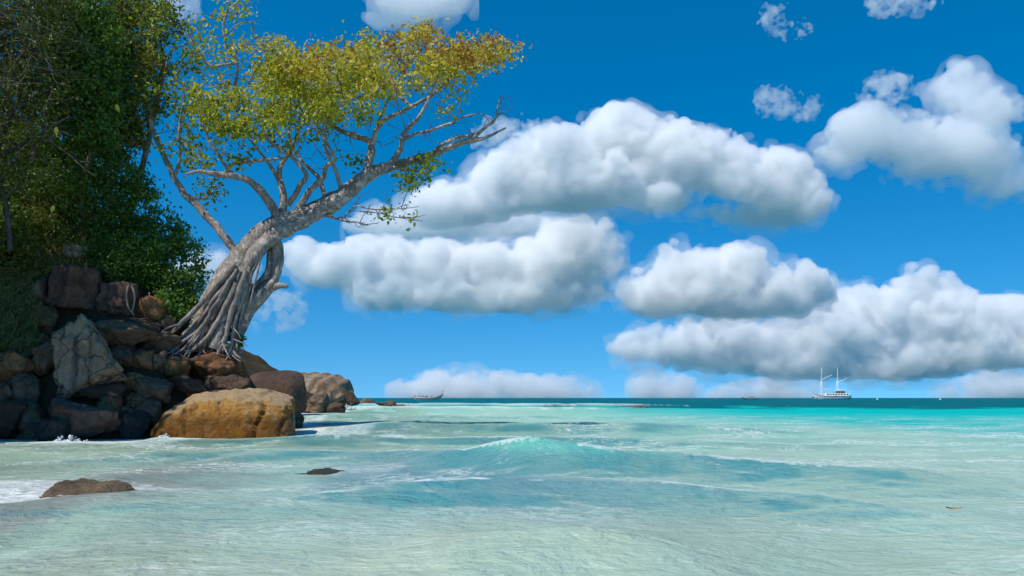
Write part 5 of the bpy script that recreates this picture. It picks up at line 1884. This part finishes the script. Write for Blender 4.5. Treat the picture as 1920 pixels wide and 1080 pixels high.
make_cloud('huge cumulus bank with dark flat base low on the right',
           [(1727, 540, 52, 34), (1600, 585, 58, 46), (1680, 590, 84, 46), (1550, 622, 100, 46), (1420, 636, 110, 38), (1300, 640, 90, 34), (1200, 656, 46, 20),
            (1780, 600, 90, 50), (1880, 605, 70, 40), (1850, 650, 90, 44), (1700, 668, 160, 44), (1560, 680, 180, 30), (1400, 672, 140, 26), (1960, 640, 80, 50)], 9000, seed=11, base=732, step=3.0, thick=0.6)
make_cloud('ragged cumulus group at the upper right edge',
           [(1800, 165, 46, 38), (1850, 210, 52, 34), (1630, 252, 66, 42), (1700, 268, 60, 42), (1800, 282, 72, 44), (1860, 300, 50, 42), (1580, 290, 40, 22), (1870, 348, 42, 22), (1730, 308, 60, 26)],
           4600, seed=14, dens_px=0.028, fringe_px=0.012, wisp=1.5)
make_cloud('small cloud cut by the top edge of the sky', [(750, 8, 50, 22), (820, 2, 52, 22), (775, 32, 34, 16)], 3600, seed=16, dens_px=0.03, fringe_px=0.014)
make_cloud('tiny torn cloud scrap high on the right', [(1462, 24, 20, 14), (1482, 44, 18, 14)], 3600, seed=17, dens_px=0, fringe_px=0.022, step=2, wisp=1.2)
make_cloud('small thin cloud scrap left of the ragged group', [(1472, 192, 30, 11), (1500, 196, 20, 12)], 4200, seed=18, dens_px=0, fringe_px=0.017, step=2, wisp=1.2)
make_cloud('faint cloud scrap just above the ragged group', [(1660, 160, 24, 16), (1672, 176, 16, 10)], 4400, seed=19, dens_px=0, fringe_px=0.017, step=2, wisp=1.2)
make_cloud('faint cloud cut by the top edge at the right', [(1690, 2, 40, 10)], 3600, seed=20, dens_px=0, fringe_px=0.022, step=2, wisp=1.1)
make_cloud('thin wisp at the tip of the long dead branch', [(950, 248, 40, 16), (985, 244, 24, 12)], 6600, seed=21, dens_px=0, fringe_px=0.02, step=2, wisp=1.2)
make_cloud('low row of puffs on the horizon behind the fishing boat',
           [(850, 722, 66, 22), (905, 726, 50, 20), (800, 736, 50, 16), (945, 728, 34, 20), (1000, 736, 46, 14), (1042, 726, 30, 16), (1075, 742, 30, 8), (900, 744, 140, 12)], 14000, seed=24, dens_px=0.035, fringe_px=0.008, puff=0.9, thick=0.8)
make_cloud('square low puff on the horizon right of centre', [(1232, 728, 34, 20), (1270, 728, 32, 18), (1250, 740, 52, 14)], 14500, seed=25, dens_px=0.035, fringe_px=0.008, puff=0.9, thick=0.8)
make_cloud('low puff on the horizon left of the schooner', [(1430, 732, 34, 14), (1480, 736, 40, 12), (1390, 742, 36, 8), (1450, 744, 70, 8)], 14000, seed=26, dens_px=0.035, fringe_px=0.008, puff=0.9, thick=0.8)
make_cloud('bright low puff on the horizon at the right edge', [(1894, 706, 30, 18), (1870, 728, 60, 18), (1920, 730, 50, 22), (1820, 740, 50, 10)], 14000, seed=27, dens_px=0.035, fringe_px=0.008, puff=0.9, thick=0.8)
make_cloud('white cloud seen left of the tree trunk above the shrubs', [(392, 498, 40, 20), (430, 505, 34, 18), (410, 520, 50, 14)], 8000, seed=28, dens_px=0.05)
make_cloud('pale cloud just right of the trunk under the broken stub', [(516, 566, 26, 12), (490, 584, 44, 14), (530, 592, 18, 8), (450, 590, 40, 12)], 9000, seed=29, dens_px=0, fringe_px=0.016, wisp=1.3)
make_cloud('faint cloud at the top edge above the slope trees', [(300, 6, 40, 12)], 4000, seed=30, dens_px=0, fringe_px=0.02, step=2)
# the same fair-weather sky goes on outside the picture
for k, (px_, py_, d_) in enumerate(((-700, 420, 6500), (-1500, 300, 6000), (2500, 420, 6800), (3100, 250, 5600), (2250, 120, 4600))):
    make_cloud(['cumulus far to the left over the land', 'high cumulus farther left over the land', 'cumulus outside the right edge', 'tall cumulus far outside the right edge', 'small cumulus outside the upper right'][k],
               [(px_ - 120, py_ + 10, 90, 40), (px_, py_ - 10, 110, 60), (px_ + 110, py_ + 14, 100, 44), (px_ + 20, py_ + 34, 180, 26)], d_, seed=50 + k, dens_px=0.05, step=5)
